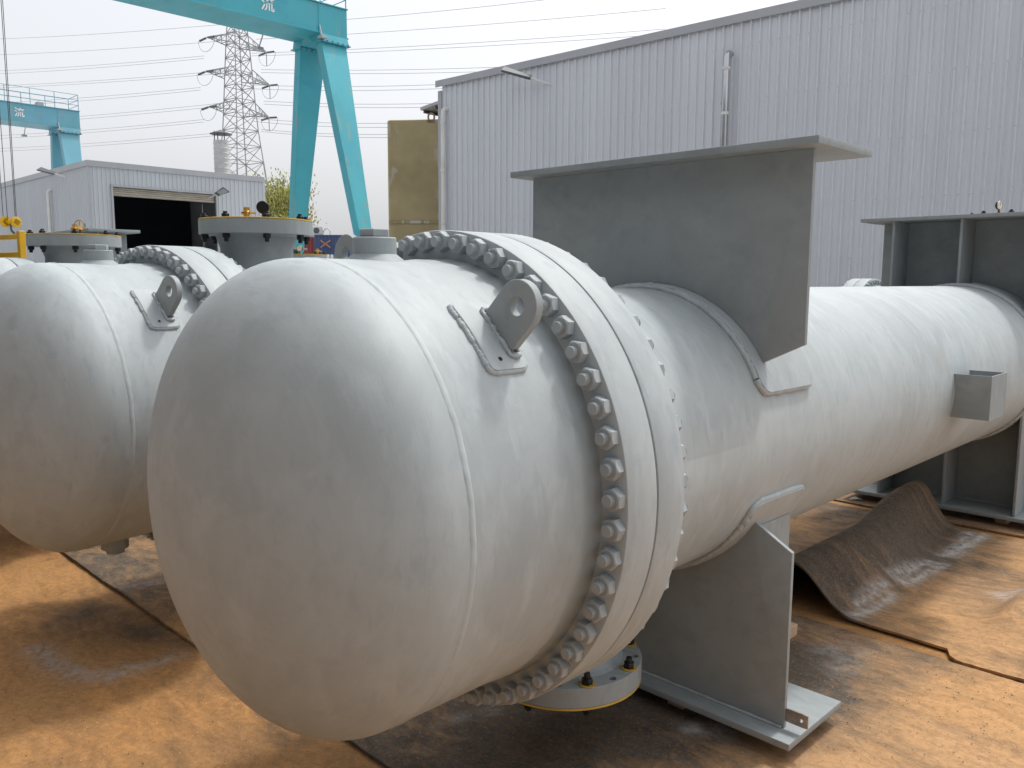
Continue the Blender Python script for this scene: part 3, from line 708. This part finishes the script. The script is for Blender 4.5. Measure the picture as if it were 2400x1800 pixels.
def downpipe(x, z0, z1, r, mat, parent, yoff=-.17, clips=()):
    path = [(x+.0, .02, z1), (x, yoff*.5, z1), (x, yoff*.9, z1-.05), (x, yoff, z1-.18)]+[(x, yoff, z1-.18-(z1-.18-z0)*k/6) for k in range(1, 7)]
    d = build('downpipe', MB().tube(path, r, 16), mat, parent)
    for z in clips: build('pipe_clip', MB().lathe([(r+.004, -.035), (r+.010, -.035), (r+.010, .035), (r+.004, .035)], 18, 'z', (x, yoff, z), closed_prof=True), 'white_pipe', d)
    return d
downpipe(.30, .1, 6.72, .068, 'white_pipe', wh, clips=(6.3, 4.9, 3.3))
downpipe(9.68, .1, 6.76, .078, 'steel_pipe', wh, yoff=-.19, clips=(6.42, 5.42))
aw = thing('lean_to_canopy', 'small grey sloping canopy on the far corner of the warehouse', 'canopy', (-23.3, 19.0, 0), WYAW)
build('roof_sheet', MB().hexa([(0, 0, 7.42), (3.0, 0, 7.75), (3.0, 2.4, 7.75), (0, 2.4, 7.42), (0, 0, 7.52), (3.0, 0, 7.85), (3.0, 2.4, 7.85), (0, 2.4, 7.52)]), 'trim', aw)
for k in range(5): build('rib', MB().hexa([(.05+k*.6, .1, 7.33+k*.066), (.11+k*.6, .1, 7.335+k*.066), (.11+k*.6, 2.3, 7.335+k*.066), (.05+k*.6, 2.3, 7.33+k*.066), (.05+k*.6, .1, 7.42+k*.066), (.11+k*.6, .1, 7.425+k*.066), (.11+k*.6, 2.3, 7.425+k*.066), (.05+k*.6, 2.3, 7.42+k*.066)]), 'lamp', aw)
build('bracket', MB().bar((1.9, 1.2, 6.6), (.4, 1.2, 7.44), .08), 'trim', aw)

def wall_lamp(label, base, tip, sc=1.0, roll=-.5):
    base, tip = Vector(base), Vector(tip); d = (tip-base).normalized()
    t = thing('wall_lamp', label, 'lamp', base)
    a = Vector((0, 0, 0)); b = tip-base
    build('arm', MB().tube([a, b*.45], .025*sc, 8), 'white_pipe', t)
    u = d.cross(Vector((0, 0, 1))).normalized(); u.rotate(Matrix.Rotation(roll, 3, d)); n = u.cross(d)
    def q(s_, l, h): return b*l+u*(s_*.17*sc)+n*(h*sc)
    build('housing', MB().hexa([q(-.6, .42, -.02), q(.6, .42, -.02), q(1, 1, -.02), q(-1, 1, -.02), q(-.5, .42, .04), q(.5, .42, .04), q(.95, 1, .03), q(-.95, 1, .03)]), 'lamp', t)
    for i in range(4):
        l0 = .58+i*.1
        build('led_panel', MB().hexa([q(-.7, l0, -.026), q(.7, l0, -.026), q(.75, l0+.08, -.026), q(-.75, l0+.08, -.026), q(-.7, l0, -.018), q(.7, l0, -.018), q(.75, l0+.08, -.018), q(-.75, l0+.08, -.018)]), 'lens', t)
    return t
wall_lamp('black street lamp head on a short arm high on the warehouse wall', (-15.75, 17.42, 6.86), (-16.75, 16.55, 7.28), 1.15)

# olive steel tank behind the warehouse corner
tk = thing('steel_tank', 'tall olive brown steel tank with peeling paint beside the warehouse corner', 'tank', (-22.6, 19.6, 0), R(38))
prf = []
build('tank_body', MB().prism([(-2.05, 0), (1.6, 0), (1.72, .1), (1.75, .25), (1.75, 2.4), (-1.95, 2.4), (-2.12, 2.25), (-2.15, .12)], 0, 7.12, 'xy'), 'olive', tk, bevel=.03, smooth=30)
build('stiffening_bar', MB().box(-2.1, 1.6, -.035, -.002, 3.55, 3.65), 'olive', tk)
build('lifting_eye', MB().tube([(-.55+.11*math.cos(a), .04, 7.20+.13*math.sin(a)) for a in [PI*k/10 for k in range(-2, 13)]], .035, 8).box(-.68, -.42, .0, .09, 7.0, 7.12), 'olive', tk)

# added warehouse behind the viewpoint, never in view, shades the faces turned towards it
added_warehouse = thing('warehouse', 'added dark steel warehouse behind the viewpoint, unseen, shading the exchangers', 'warehouse', (-34, -6.8, 0))
pmd = clad_panel(.90, WH-.32, 4, ()); pmd.materials.append(M['clad_dark'])
for k in range(60): obj('wall_panel', pmd, None, added_warehouse, (.9*(k+1), 0, 0), (0, 0, PI))
build('wall_upper', MB().box(0, 54, -.15, -.06, WH-.4, 12.6), 'clad_dark', added_warehouse)
build('roof', MB().add([(0, -.1, 12.6), (54, -.1, 12.6), (54, -16, 13.6), (0, -16, 13.6)], [(0, 1, 2, 3)]), 'trim', added_warehouse)
build('wall_back', MB().box(0, 54, -16.1, -16, 0, 13.5).box(-.1, 0, -16, -.1, 0, 12.6).box(54, 54.1, -16, -.1, 0, 12.6), 'trim', added_warehouse)

# ------------------------------------------------------------------ metal shed on the left
sh = thing('metal_shed', 'low grey steel shed with an open roller door behind the exchangers', 'shed', (-42.6, 14.545, 0))
SH = 7.1
# front faces +x (local y runs along it), side faces -y
def fpanel(wd, h, ribs): 
    m_ = clad_panel(wd, h, ribs, (), .045, .028); m_.materials.append(M['clad_shed']); return m_
DY0, DY1, DZ = 1.08, 6.28, 5.95
LEN = 9.1
p1 = fpanel(.90, SH-.25, 4)
def front(y, wd, z0, h):
    key = ('fp', round(wd, 2), round(h, 2)); me = cached(key, lambda: fpanel(wd, h, max(1, round(wd/.225))))
    obj('wall_panel', me, None, sh, (0, y, z0), (0, 0, PI/2))
y = .06
front(.06, DY0-.06, 0, SH-.25)
n_ = 6
for k in range(n_): front(DY0+(DY1-DY0)/n_*k, (DY1-DY0)/n_, DZ, SH-.25-DZ)
for k in range(3): front(DY1+(LEN-DY1)/3*k, (LEN-DY1)/3, 0, SH-.25)
for k in range(22): obj('wall_panel', p1, None, sh, (-.02-(k+1)*.9, 0, 0))
build('corner_trim', MB().box(-.05, .04, -.04, .06, 0, SH-.2), 'trim', sh)
build('eave_trim', MB().box(-20, .07, -.07, .10, SH-.27, SH).box(-.1, .072, .10, LEN+.02, SH-.269, SH-.001), 'trim', sh)
build('roof', MB().add([(-20, .1, SH-.05), (-.1, .1, SH-.05), (-.1, LEN, SH-.05), (-20, LEN, SH-.05)], [(0, 1, 2, 3)]), 'trim', sh)
build('wall_back', MB().box(-20, -.05, LEN, LEN+.1, 0, SH-.1).box(-20.1, -20, 0, LEN, 0, SH-.1), 'clad_shed', sh)
build('interior_dark_sheet', MB().box(-9.1, -9, .1, LEN-.1, .02, SH-.4), 'dark', sh)  # near-black sheet, the darkness behind the doorway is painted on it
build('door_frame', MB().box(-.05, .07, DY0-.10, DY0-.005, 0, DZ+.1).box(-.05, .07, DY1+.005, DY1+.10, 0, DZ+.1).box(-.05, .072, DY0-.1, DY1+.1, DZ+.005, DZ+.1), 'trim', sh)
rd = build('roller_door', MB().box(-.16, -.10, DY0+.02, DY1-.02, DZ-.42, DZ), 'door', sh)
for k in range(4): build('slat', MB().tube([(-.10, DY0+.03, DZ-.06-k*.10), (-.10, DY1-.03, DZ-.06-k*.10)], .045, 8), 'door', rd)
build('hanging_chain', MB().tube([(-.4, DY1-.55, DZ-.5), (-.4, DY1-.55, 2.5)], .02, 6), 'galv', sh)
dp = build('downpipe', MB().tube([(-5.35, -.02, 6.05), (-5.35, -.12, 6.05), (-5.35, -.2, 5.95), (-5.35, -.2, .1)], .085, 12), 'white_pipe', sh)
fl = thing('exhaust_stack', 'round ribbed metal exhaust stack with a flat cap above the shed roof', 'chimney', fwd(521, 400, 49).xy.to_3d())
zc = fwd(521, 330, 49).z
pr = [(.38, 5)]
z = 6.4
while z < zc: pr += [(.43, z), (.455, z+.03), (.43, z+.06)]; z += .28
build('duct', MB().lathe(pr+[(.43, zc)], 20, 'z'), 'duct', fl)
build('rain_cap', MB().lathe([(.0001, zc+.62), (.62, zc+.38), (.62, zc+.36), (.0001, zc+.5)], 20, 'z'), 'lamp', fl)
build('cap_struts', MB().tube([(.4, 0, zc-.1), (.4, 0, zc+.5)], .03, 6).tube([(-.4, 0, zc-.1), (-.4, 0, zc+.5)], .03, 6).tube([(0, -.4, zc-.1), (0, -.4, zc+.5)], .03, 6), 'lamp', fl)
wall_lamp('dark lamp over the right end of the shed roller door', (-42.55, 20.45, 5.75), (-41.5, 20.9, 6.15), 1.3)
wall_lamp('pale lamp arm on the side wall of the shed under the eave', (-45.6, 14.5, 6.55), (-46.6, 13.6, 6.95), 1.1)

# ------------------------------------------------------------------ gantry cranes
def glyph_mesh(ch, size, name):
    cu = bpy.data.curves.new(name, 'FONT'); cu.body = ch; cu.size = size; cu.extrude = .006; cu.offset = .012*size
    o = bpy.data.objects.new('tmp_t', cu); COL.objects.link(o)
    dg = bpy.context.evaluated_depsgraph_get(); me = bpy.data.meshes.new_from_object(o.evaluated_get(dg)); bpy.data.objects.remove(o); me.name = name
    return me
GL = glyph_mesh('流', .62, 'lettering'); GL.materials.append(M['white'])
def crane(label, loc, mat, rails_end=True):
    c = thing('gantry_crane', label, 'crane', loc, 0, 'turquoise gantry cranes')
    z0, z1 = 11.82, 12.97
    # girder: x -1..1 wide, y from -30 to 0 (end)
    g = build('girder', MB().box(-1.02, .0, -26.5, 0, z0, z1), mat, c, bevel=.01)
    build('bottom_flange', MB().box(-1.98, .06, -26.55, .03, z0-.05, z0-.002), mat, g)
    build('girder_web', MB().box(-1.95, -1.03, -26.4, -.1, z0, z0+.55), mat, g)
    build('top_flange', MB().box(-1.98, .06, -26.55, .03, z1+.002, z1+.04), mat, g)
    build('splice_plate', MB().box(.001, .02, -1.42, -1.38, z0, z1), mat, g)
    o = obj('lettering', GL, None, g, (.012, -4.05, z0+.35), (PI/2, 0, PI/2))
    rl = MB()
    for k in range(9): rl.tube([(.0, -.05-k*1.5, z1+.04), (.0, -.05-k*1.5, z1+1.1)], .025, 6).tube([(-1.95, -.05-k*1.5, z1+.04), (-1.95, -.05-k*1.5, z1+1.1)], .025, 6)
    for h in (.4, .75, 1.1): rl.tube([(0, -.05, z1+h), (0, -12.1, z1+h)], .02, 6).tube([(-1.95, -.05, z1+h), (-1.95, -12.1, z1+h)], .02, 6).tube([(0, -.05, z1+h), (-1.95, -.05, z1+h)], .02, 6)
    build('railing', rl, mat, g)
    build('end_stop', MB().box(-.6, -.1, -2.6, -2.2, z1+.05, z1+.3), 'trim', g)
    for yb in (-1.4, -2.9):
        f = MB().box(.10, .42, yb-.14, yb+.14, z0-.32, z0-.22).tube([(.2, yb, z0-.22), (.05, yb, z0+.25)], .03, 6) if yb > -2 else MB().box(-2.5, -2.15, yb-.14, yb+.14, z0-.62, z0-.5).tube([(-2.3, yb, z0-.5), (-1.9, yb, z0-.02)], .03, 6)
        build('floodlight', f, 'lens', g)
    def leg(sgn, ye):
        # taper: wide along y at the top, narrow at the foot; splayed along x
        tx = .05 if sgn > 0 else -1.55; bx = tx+(3.35 if sgn > 0 else -1.55); t = .45
        def at(z): 
            f = (z0-.35-z)/(z0-.35-.5); return tx+(bx-tx)*f, (1.25*(1-f)+.42*f)
        ytop = ye-.1
        P = []
        for z in (.5, z0-.35):
            cx, wd = at(z); yc = ytop-.62-.35*(1 if z < 5 else 0)
            P += [(cx-t, yc-wd/2, z), (cx, yc-wd/2, z), (cx, yc+wd/2, z), (cx-t, yc+wd/2, z)]
        l = build('leg', MB().hexa(P), mat, c, bevel=.012)
        cx, wd = at(z0-.35)
        hd = build('leg_head', MB().hexa([(cx-t-.06, ytop-1.32, z0-.36), (cx+.1, ytop-1.32, z0-.36), (cx+.1, ytop+.08, z0-.36), (cx-t-.06, ytop+.08, z0-.36),
                                          (cx-t-.02 if sgn < 0 else cx-t-.5, ytop-1.3, z0-.052), (cx+.02 if sgn > 0 else cx+.4, ytop-1.3, z0-.052), (cx+.02 if sgn > 0 else cx+.4, ytop+.06, z0-.052), (cx-t-.02 if sgn < 0 else cx-t-.5, ytop+.06, z0-.052)]), mat, l)
        build('splice_flange', MB().box(cx-t-.14, cx+.16, ytop-1.38, ytop+.14, z0-.40, z0-.361), mat, l)
        for k in range(6): build('splice_bolt', MB().lathe([(.0001, .06), (.035, .06), (.035, -.06), (.0001, -.06)], 6, 'z', (cx+.13, ytop-1.28+k*.26, z0-.38)), 'lamp', l)
    for ye in (0, -25):
        for sgn in (1, -1): leg(sgn, ye)
        build('end_truck', MB().box(-3.9, 3.9, ye-1.3, ye-.9, .12, .6), mat, c, bevel=.02)
    return c
crane('near turquoise gantry crane with a white Chinese character on its girder', (-31.25, 21.5, 0), 'teal')
crane('pale turquoise gantry crane behind the shed at the left edge', (-63.1, 21.2, 0), 'teal_pale')

# hook block of the near crane
hb = thing('hook_block', 'yellow crane hook block hanging on four wire ropes at the left edge', 'crane hook', (-32.2, 8.42, 3.45), R(18))
for s_, y in ((1, .11), (-1, -.11)):
    cv = build('sheave_cover', MB().lathe([(.0001, .05*s_), (.15, .05*s_), (.18, .03*s_), (.18, -.05*s_), (.0001, -.05*s_)], 24, 'x', (0, 0, 0)), 'machine_yellow', hb, loc=(y*.55+.06*s_, y*1.0, 0))
    for k in (-1, 0, 1): build('stripe', MB().box(.052, .056, -.09, .09, k*.06-.012, k*.06+.012, Matrix.Rotation(R(-35), 4, 'X')), 'black', cv)
build('crosshead', MB().box(-.09, .09, -.12, .12, -.06, .06), 'machine_yellow', hb, bevel=.02)
build('hook', MB().tube([(0, 0, -.05), (0, 0, -.24), (0, .02, -.30), (0, .09, -.36), (0, .12, -.44), (0, .05, -.52), (0, -.05, -.5), (0, -.09, -.43)], [.035, .035, .04, .045, .05, .05, .04, .02], 10), 'lamp', hb)
for x, y in ((-.13, -.16), (.0, -.10), (.08, .12), (.02, .20)): build('wire_rope', MB().tube([(x, y, .05), (x, y*1.2, 8.35)], .011, 6), 'rope', hb)

# ------------------------------------------------------------------ transmission tower and its lines
TD = 140.0
tb = fwd(576, 655, TD); tb.z = 0
AD = (RT.xy.to_3d().normalized()*6.8 - Vector((FW.x, FW.y, 0)).normalized()*8.0).normalized()   # crossarm direction (image right, nearer on the left)
AD = Vector((AD.x, AD.y, 0)); AD = (RT.xy.to_3d().normalized()*.62 + Vector((FW.x, FW.y, 0)).normalized()*.78).normalized()
tw = thing('transmission_tower', 'grey lattice power pylon with side arms behind the shed', 'pylon', tb, math.atan2(AD.y, AD.x))
def half(z):
    pts = [(0, 4.3), (16, 2.9), (26, 1.95), (38, 1.35), (44, .95)]
    for (a, ha), (b, hb_) in zip(pts[:-1], pts[1:]):
        if z <= b: return ha+(hb_-ha)*(z-a)/(b-a)
    return pts[-1][1]
body = MB(); zs = [0, 5, 10, 14, 17.5, 20.5, 23, 25.5, 28, 30.2, 32.4, 34.6, 36.8, 38.8, 40.6, 42.3, 44]
cn = [(1, 1), (1, -1), (-1, -1), (-1, 1)]
for a, b in zip(zs[:-1], zs[1:]):
    ha, hb_ = half(a), half(b); wd = .17 if a < 20 else .12
    for i, (cx, cy) in enumerate(cn):
        body.bar((cx*ha, cy*ha, a), (cx*hb_, cy*hb_, b), wd)
        dx, dy = cn[(i+1) % 4]
        body.bar((cx*ha, cy*ha, a), (dx*hb_, dy*hb_, b), .08); body.bar((dx*ha, dy*ha, a), (cx*hb_, cy*hb_, b), .08)
        body.bar((cx*hb_, cy*hb_, b), (dx*hb_, dy*hb_, b), .10)
build('lattice_body', body, 'galv', tw, smooth=0)
ZA = [28.3, 33.6, 38.8]
AL = [5.2, 5.6, 5.2]
tips = []
for z, L in zip(ZA+[43.2], AL+[3.6]):
    for s_ in (1, -1):
        arm = MB(); h = half(z); tip = Vector((s_*(L+h*.2), 0, z+.15 if z < 43 else z+1.2))
        for cy in (1, -1):
            arm.bar((s_*h, cy*h, z), tip, .12); arm.bar((s_*half(z+1.6), cy*half(z+1.6), z+1.6), tip, .12)
            for f in (.25, .5, .75):
                p1, p2 = Vector((s_*h, cy*h, z)).lerp(tip, f), Vector((s_*half(z+1.6), cy*half(z+1.6), z+1.6)).lerp(tip, f); arm.bar(p1, p2, .07)
                arm.bar(p1, Vector((s_*h, -cy*h, z)).lerp(tip, f), .07); arm.bar(p2, Vector((s_*h, cy*h, z)).lerp(tip, min(1, f+.25)), .07)
        build('crossarm', arm, 'galv', tw, smooth=0); tips.append((s_, tip))
def insul(p0, p1, sags):
    d = (p1-p0); pr = []; n = 11; L = d.length
    for k in range(n): pr += [(.06, L*k/n), (.17, L*(k+.35)/n), (.17, L*(k+.5)/n)]
    q = d.to_track_quat('Y', 'Z')
    me = MB().lathe(pr, 10, 'y').mesh('insulator', 40)
    o = obj('insulator', me, 'insul', tw, p0, q.to_euler()); return o
for s_, tip in tips[:6]:
    for dr in (1, -1): insul(tip+Vector((0, .25*dr, -.1)), tip+Vector((.0, 2.1*dr, -.25)), 0)
    loop = [tip+Vector((.1*s_, 2.3*math.cos(a), -.3-1.9*math.sin(a))) for a in [PI*k/12 for k in range(13)]]
    build('jumper_cable', MB().tube(loop, .035, 6), 'wire', tw)
    if s_ > 0: build('jumper_insulator', MB().tube([tip+Vector((0, 0, -.1)), tip+Vector((0, 0, -2.2))], .06, 6), 'insul', tw)
ORD = ['topmost', 'second from the top', 'third from the top', 'fourth from the top', 'fifth from the top', 'sixth from the top', 'seventh from the top', 'eighth from the top', 'ninth from the top', 'tenth from the top', 'fourth from the bottom', 'third from the bottom', 'second from the bottom', 'lowest']
LCOUNT = {'left': 0, 'right': 0}
def line(a, da, b, db, sag=.5, r=.03):
    A, B = fwd(*a, da), fwd(*b, db); n = 14
    P = [A.lerp(B, k/n)-Vector((0, 0, sag*4*(k/n)*(1-k/n))) for k in range(n+1)]
    o = build('power_line', MB().tube(P, r, 5), 'wire')
    side = 'left' if b[0] < 600 else 'right'
    tag(o, 'thin overhead power cable running %s from the pylon, %s on that side' % (side, ORD[LCOUNT[side]]), 'power line', 'overhead power lines'); LCOUNT[side] += 1
for a, b in (((525, 57), (-60, 93)), ((545, 94), (-60, 130)), ((478, 131), (-60, 168)), ((478, 137), (-60, 175)), ((545, 164), (-60, 203)), ((545, 170), (-60, 208)), ((470, 205), (-60, 243)),
             ((470, 211), (-60, 251)), ((545, 239), (-60, 289)), ((545, 246), (-60, 295)), ((478, 280), (-60, 320)), ((478, 286), (-60, 327)), ((505, 312), (-60, 350)), ((505, 318), (-60, 357))):
    line(a, TD, b, TD+60, .35)
for a, b in (((590, 60), (1290, -2)), ((600, 92), (1560, 20)), ((590, 125), (1560, 68)), ((590, 131), (1560, 80)), ((612, 163), (1300, 152)), ((612, 170), (1300, 162)), ((590, 199), (1100, 195)), ((590, 208), (1100, 205)),
             ((618, 237), (1100, 240)), ((618, 244), (1100, 249)), ((590, 277), (960, 288)), ((590, 284), (960, 298)), ((612, 303), (960, 314)), ((612, 308), (960, 322))):
    line(a, TD, b, TD-25, .35)

# ------------------------------------------------------------------ containers, air conditioner, trees, yellow frame
def container(label, corner, rz, mat, ln=12.19, z=0, mark=False):
    t = thing('shipping_container', label, 'container', (corner[0], corner[1], z), rz); h, wd = 2.59, 2.44
    n = int(ln/.28); P = []; prof = []
    for k in range(n):
        x = .1+(ln-.2)*k/n; p = (ln-.2)/n; prof += [(x, .0), (x+p*.3, .0), (x+p*.42, .05), (x+p*.8, .05), (x+p*.95, .0)]
    m_ = len(prof)
    b = MB().add([(x, y+.02, zz) for zz in (.15, h-.12) for x, y in prof], [(i, i+1, m_+i+1, m_+i) for i in range(m_-1)])
    build('side_panel', b, mat, t, smooth=20)
    build('frame', MB().box(0, .12, 0, .12, 0, h).box(ln-.12, ln, 0, .12, 0, h).box(0, ln, -.005, .1, 0, .16).box(0, ln, -.005, .1, h-.12, h).box(0, ln, .1, wd, h-.05, h-.01).box(0, .08, .12, wd, 0, h-.06).box(ln-.08, ln, .12, wd, 0, h-.06).box(0, ln, wd-.05, wd, 0, h-.06), mat, t)
    if mark:
        mk = MB()
        for s_ in (1, -1): mk.bar((.95-.42, -.03, 1.85-.3*s_), (.95+.42, -.03, 1.85+.3*s_), .012, .10, (0, 0, 1))
        build('cross_mark', mk, 'orange_mark', t, smooth=0)
    return t
cA = fwd(736, 552, 70); cdir = R(42)
container('dark blue upper container with a faded orange cross mark', (cA.x, cA.y), cdir, 'cblue', 12.19, 2.6, True)
container('dark blue lower container under the one with the cross mark', (cA.x, cA.y), cdir, 'cblue', 12.19, 0)
cB = fwd(690, 560, 71)
container('red container standing left of the blue one', (cB.x-.1, cB.y-.1), cdir+R(2), 'cred', 3.0, 2.45); container('red container at the bottom left of the blue stack', (cB.x-.1, cB.y-.1), cdir+R(2), 'cred', 3.0, 0)
ac = thing('air_conditioner', 'white outdoor air conditioner unit standing on the blue container', 'air conditioner', (fwd(733, 548, 71).x, fwd(733, 548, 71).y, 5.2), cdir)
build('casing', MB().box(0, .85, 0, .35, .05, .72), 'ac', ac, bevel=.02)
build('fan_grille', MB().lathe([(.0001, -.02), (.10, -.02), (.10, -.01), (.22, -.01), (.24, -.03), (.26, -.0)], 24, 'y', (.32, 0, .39)), 'lamp', ac)
build('bent_pipe', MB().tube([(.85, .2, .2)]+[(1.15+.28*math.cos(a), .2, .25+.33*math.sin(a)) for a in [PI*(1-k/10) for k in range(11)]]+[(1.45, .2, 0)], .05, 8), 'ac', ac)
for k in range(7):
    p_ = fwd(742+k*9, 610, 60)
    tag(build('white_post', MB().lathe([(.0001, 3.3), (.09, 3.28), (.11, 3.2), (.11, 0)], 10, 'z', (p_.x, p_.y, 0)), 'ac'), ('white post in front of the containers, %s in the row' % ['leftmost', 'second from the left', 'third from the left', 'the middle one', 'third from the right', 'second from the right', 'rightmost'][k]), 'post', 'white posts')

def tree(label, base, h, rad, leaves, mat, seed, name='willow_tree'):
    rnd = random.Random(seed); t = thing(name, label, 'tree', base)
    tr = MB(); ends = []
    tr.tube([(0, 0, 0), (.1, .05, h*.3), (.0, .15, h*.55), (.05, .1, h*.8)], [.28, .22, .15, .06], 9)
    for k in range(40):
        z0 = h*rnd.uniform(.25, .75); a = rnd.uniform(0, 2*PI); r_ = rad*rnd.uniform(.5, 1.0)*(1.15-z0/h*.6)
        p0 = Vector((.05, .1, z0)); p2 = Vector((math.cos(a)*r_, math.sin(a)*r_, min(h*.98, z0+h*rnd.uniform(.15, .34)))); p1 = p0.lerp(p2, .5)+Vector((0, 0, -h*.03))
        tr.tube([p0, p1, p2], [.09, .055, .02], 6); ends += [p1, p2, p1.lerp(p2, .5), p2+Vector((rnd.uniform(-.4, .4), rnd.uniform(-.4, .4), rnd.uniform(0, .5)))]
        for q in range(4):
            b0 = p1.lerp(p2, rnd.random()); b1 = b0+Vector((rnd.uniform(-.8, .8), rnd.uniform(-.8, .8), rnd.uniform(.1, 1.2))); tr.tube([b0, b1], [.03, .01], 4); ends.append(b1)
    build('trunk', tr, 'bark' if leaves else 'twig', t)
    if leaves:
        cr = MB()
        for k in range(leaves):
            e = rnd.choice(ends); s_ = .75
            p = e+Vector((rnd.gauss(0, s_*.6), rnd.gauss(0, s_*.6), rnd.gauss(-.25, s_*.7))); L = rnd.uniform(.14, .36)
            d = Vector((rnd.uniform(-.5, .5), rnd.uniform(-.5, .5), -1)).normalized(); u = d.orthogonal().normalized(); u.rotate(Matrix.Rotation(rnd.uniform(0, 2*PI), 3, d))
            cr.add([p, p+d*L*.5+u*L*.22, p+d*L, p+d*L*.5-u*L*.22], [(0, 1, 2, 3)])
        build('crown', cr, mat, t, smooth=0, recalc=False)
    return t
tp = fwd(668, 640, 78); tp.z = 0
tree('spring willow with thin yellow green leaves behind the crane leg', tp, 10.6, 3.2, 11000, 'leaf', 3)
tp = fwd(738, 640, 110); tp.z = 0
tree('small bare tree behind the containers', tp, 8.2, 1.2, 0, None, 5, 'bare_tree')

yf = thing('guard_frame', 'yellow painted steel frame at the left edge beyond the exchangers', 'frame', (-9.47, 2.56, 0), R(8))
for x in (0, -2.4): build('post', MB().box(x-.03, x+.03, -.03, .03, 0, 2.06), 'machine_yellow', yf, bevel=.004)
for z in (2.0, 1.82, 1.2): build('rail', MB().box(-2.37, -.03, -.025, .025, z-.022, z+.03), 'machine_yellow', yf, bevel=.004)
build('cross_rail', MB().box(-.025, .025, .03, .9, 1.975, 2.03), 'machine_yellow', yf)

# ------------------------------------------------------------------ small litter and stones
sc = build('paper_scrap', MB().add([(0, 0, .004), (.07, .01, .02), (.09, .05, .006), (.01, .045, .018), (.04, .03, .03)], [(0, 1, 4), (1, 2, 4), (2, 3, 4), (3, 0, 4)]), 'paper', loc=gz(1988, 1172, .014), smooth=0)
tag(sc, 'crumpled white scrap on the ground under the shell', 'litter')
def grit(name, mat, label, count, sizes, seed):
    gr = MB(); rnd = random.Random(seed)
    for k in range(count):
        px, py = [(rnd.uniform(1900, 2400), rnd.uniform(1490, 1800)), (rnd.uniform(0, 760), rnd.uniform(1380, 1800)), (rnd.uniform(900, 2400), rnd.uniform(1250, 1800))][k % 3]
        p = gz(px, py, 0.0)
        if not (-7 < p.x < 0 and 0 < p.y < 6): continue
        if 3.7 < p.y < 5.8 and p.x < -1.3: continue
        s_ = rnd.choice(sizes); z = .02 if 1.55 < p.y < 3.66 else (zC(p.x, p.y)+.013 if 3.8 < p.y < 5.7 else .006)
        a = rnd.uniform(0, 6); c_, q_ = math.cos(a), math.sin(a); e = rnd.uniform(.7, 1.8)
        pts = [(s_*e, 0, 0), (0, s_, 0), (-s_*1.2, 0, 0), (0, -s_*.8, 0), (0, 0, s_*.8), (0, 0, -s_*.5)]
        gr.add([(p.x+x*c_-y*q_, p.y+x*q_+y*c_, z+zz) for x, y, zz in pts], [(0, 1, 4), (1, 2, 4), (2, 3, 4), (3, 0, 4), (1, 0, 5), (2, 1, 5), (3, 2, 5), (0, 3, 5)])
    tag(build(name, gr, mat, smooth=0), label, 'gravel', kind='stuff')
grit('gravel', 'pebble', 'dark grit scattered on the clay and belts', 900, (.001, .0014, .0018, .0022, .003), 4)
grit('gravel', 'pale_grit', 'pale sand grains and chips scattered on the clay and belts', 1200, (.001, .0012, .0016, .002), 9)
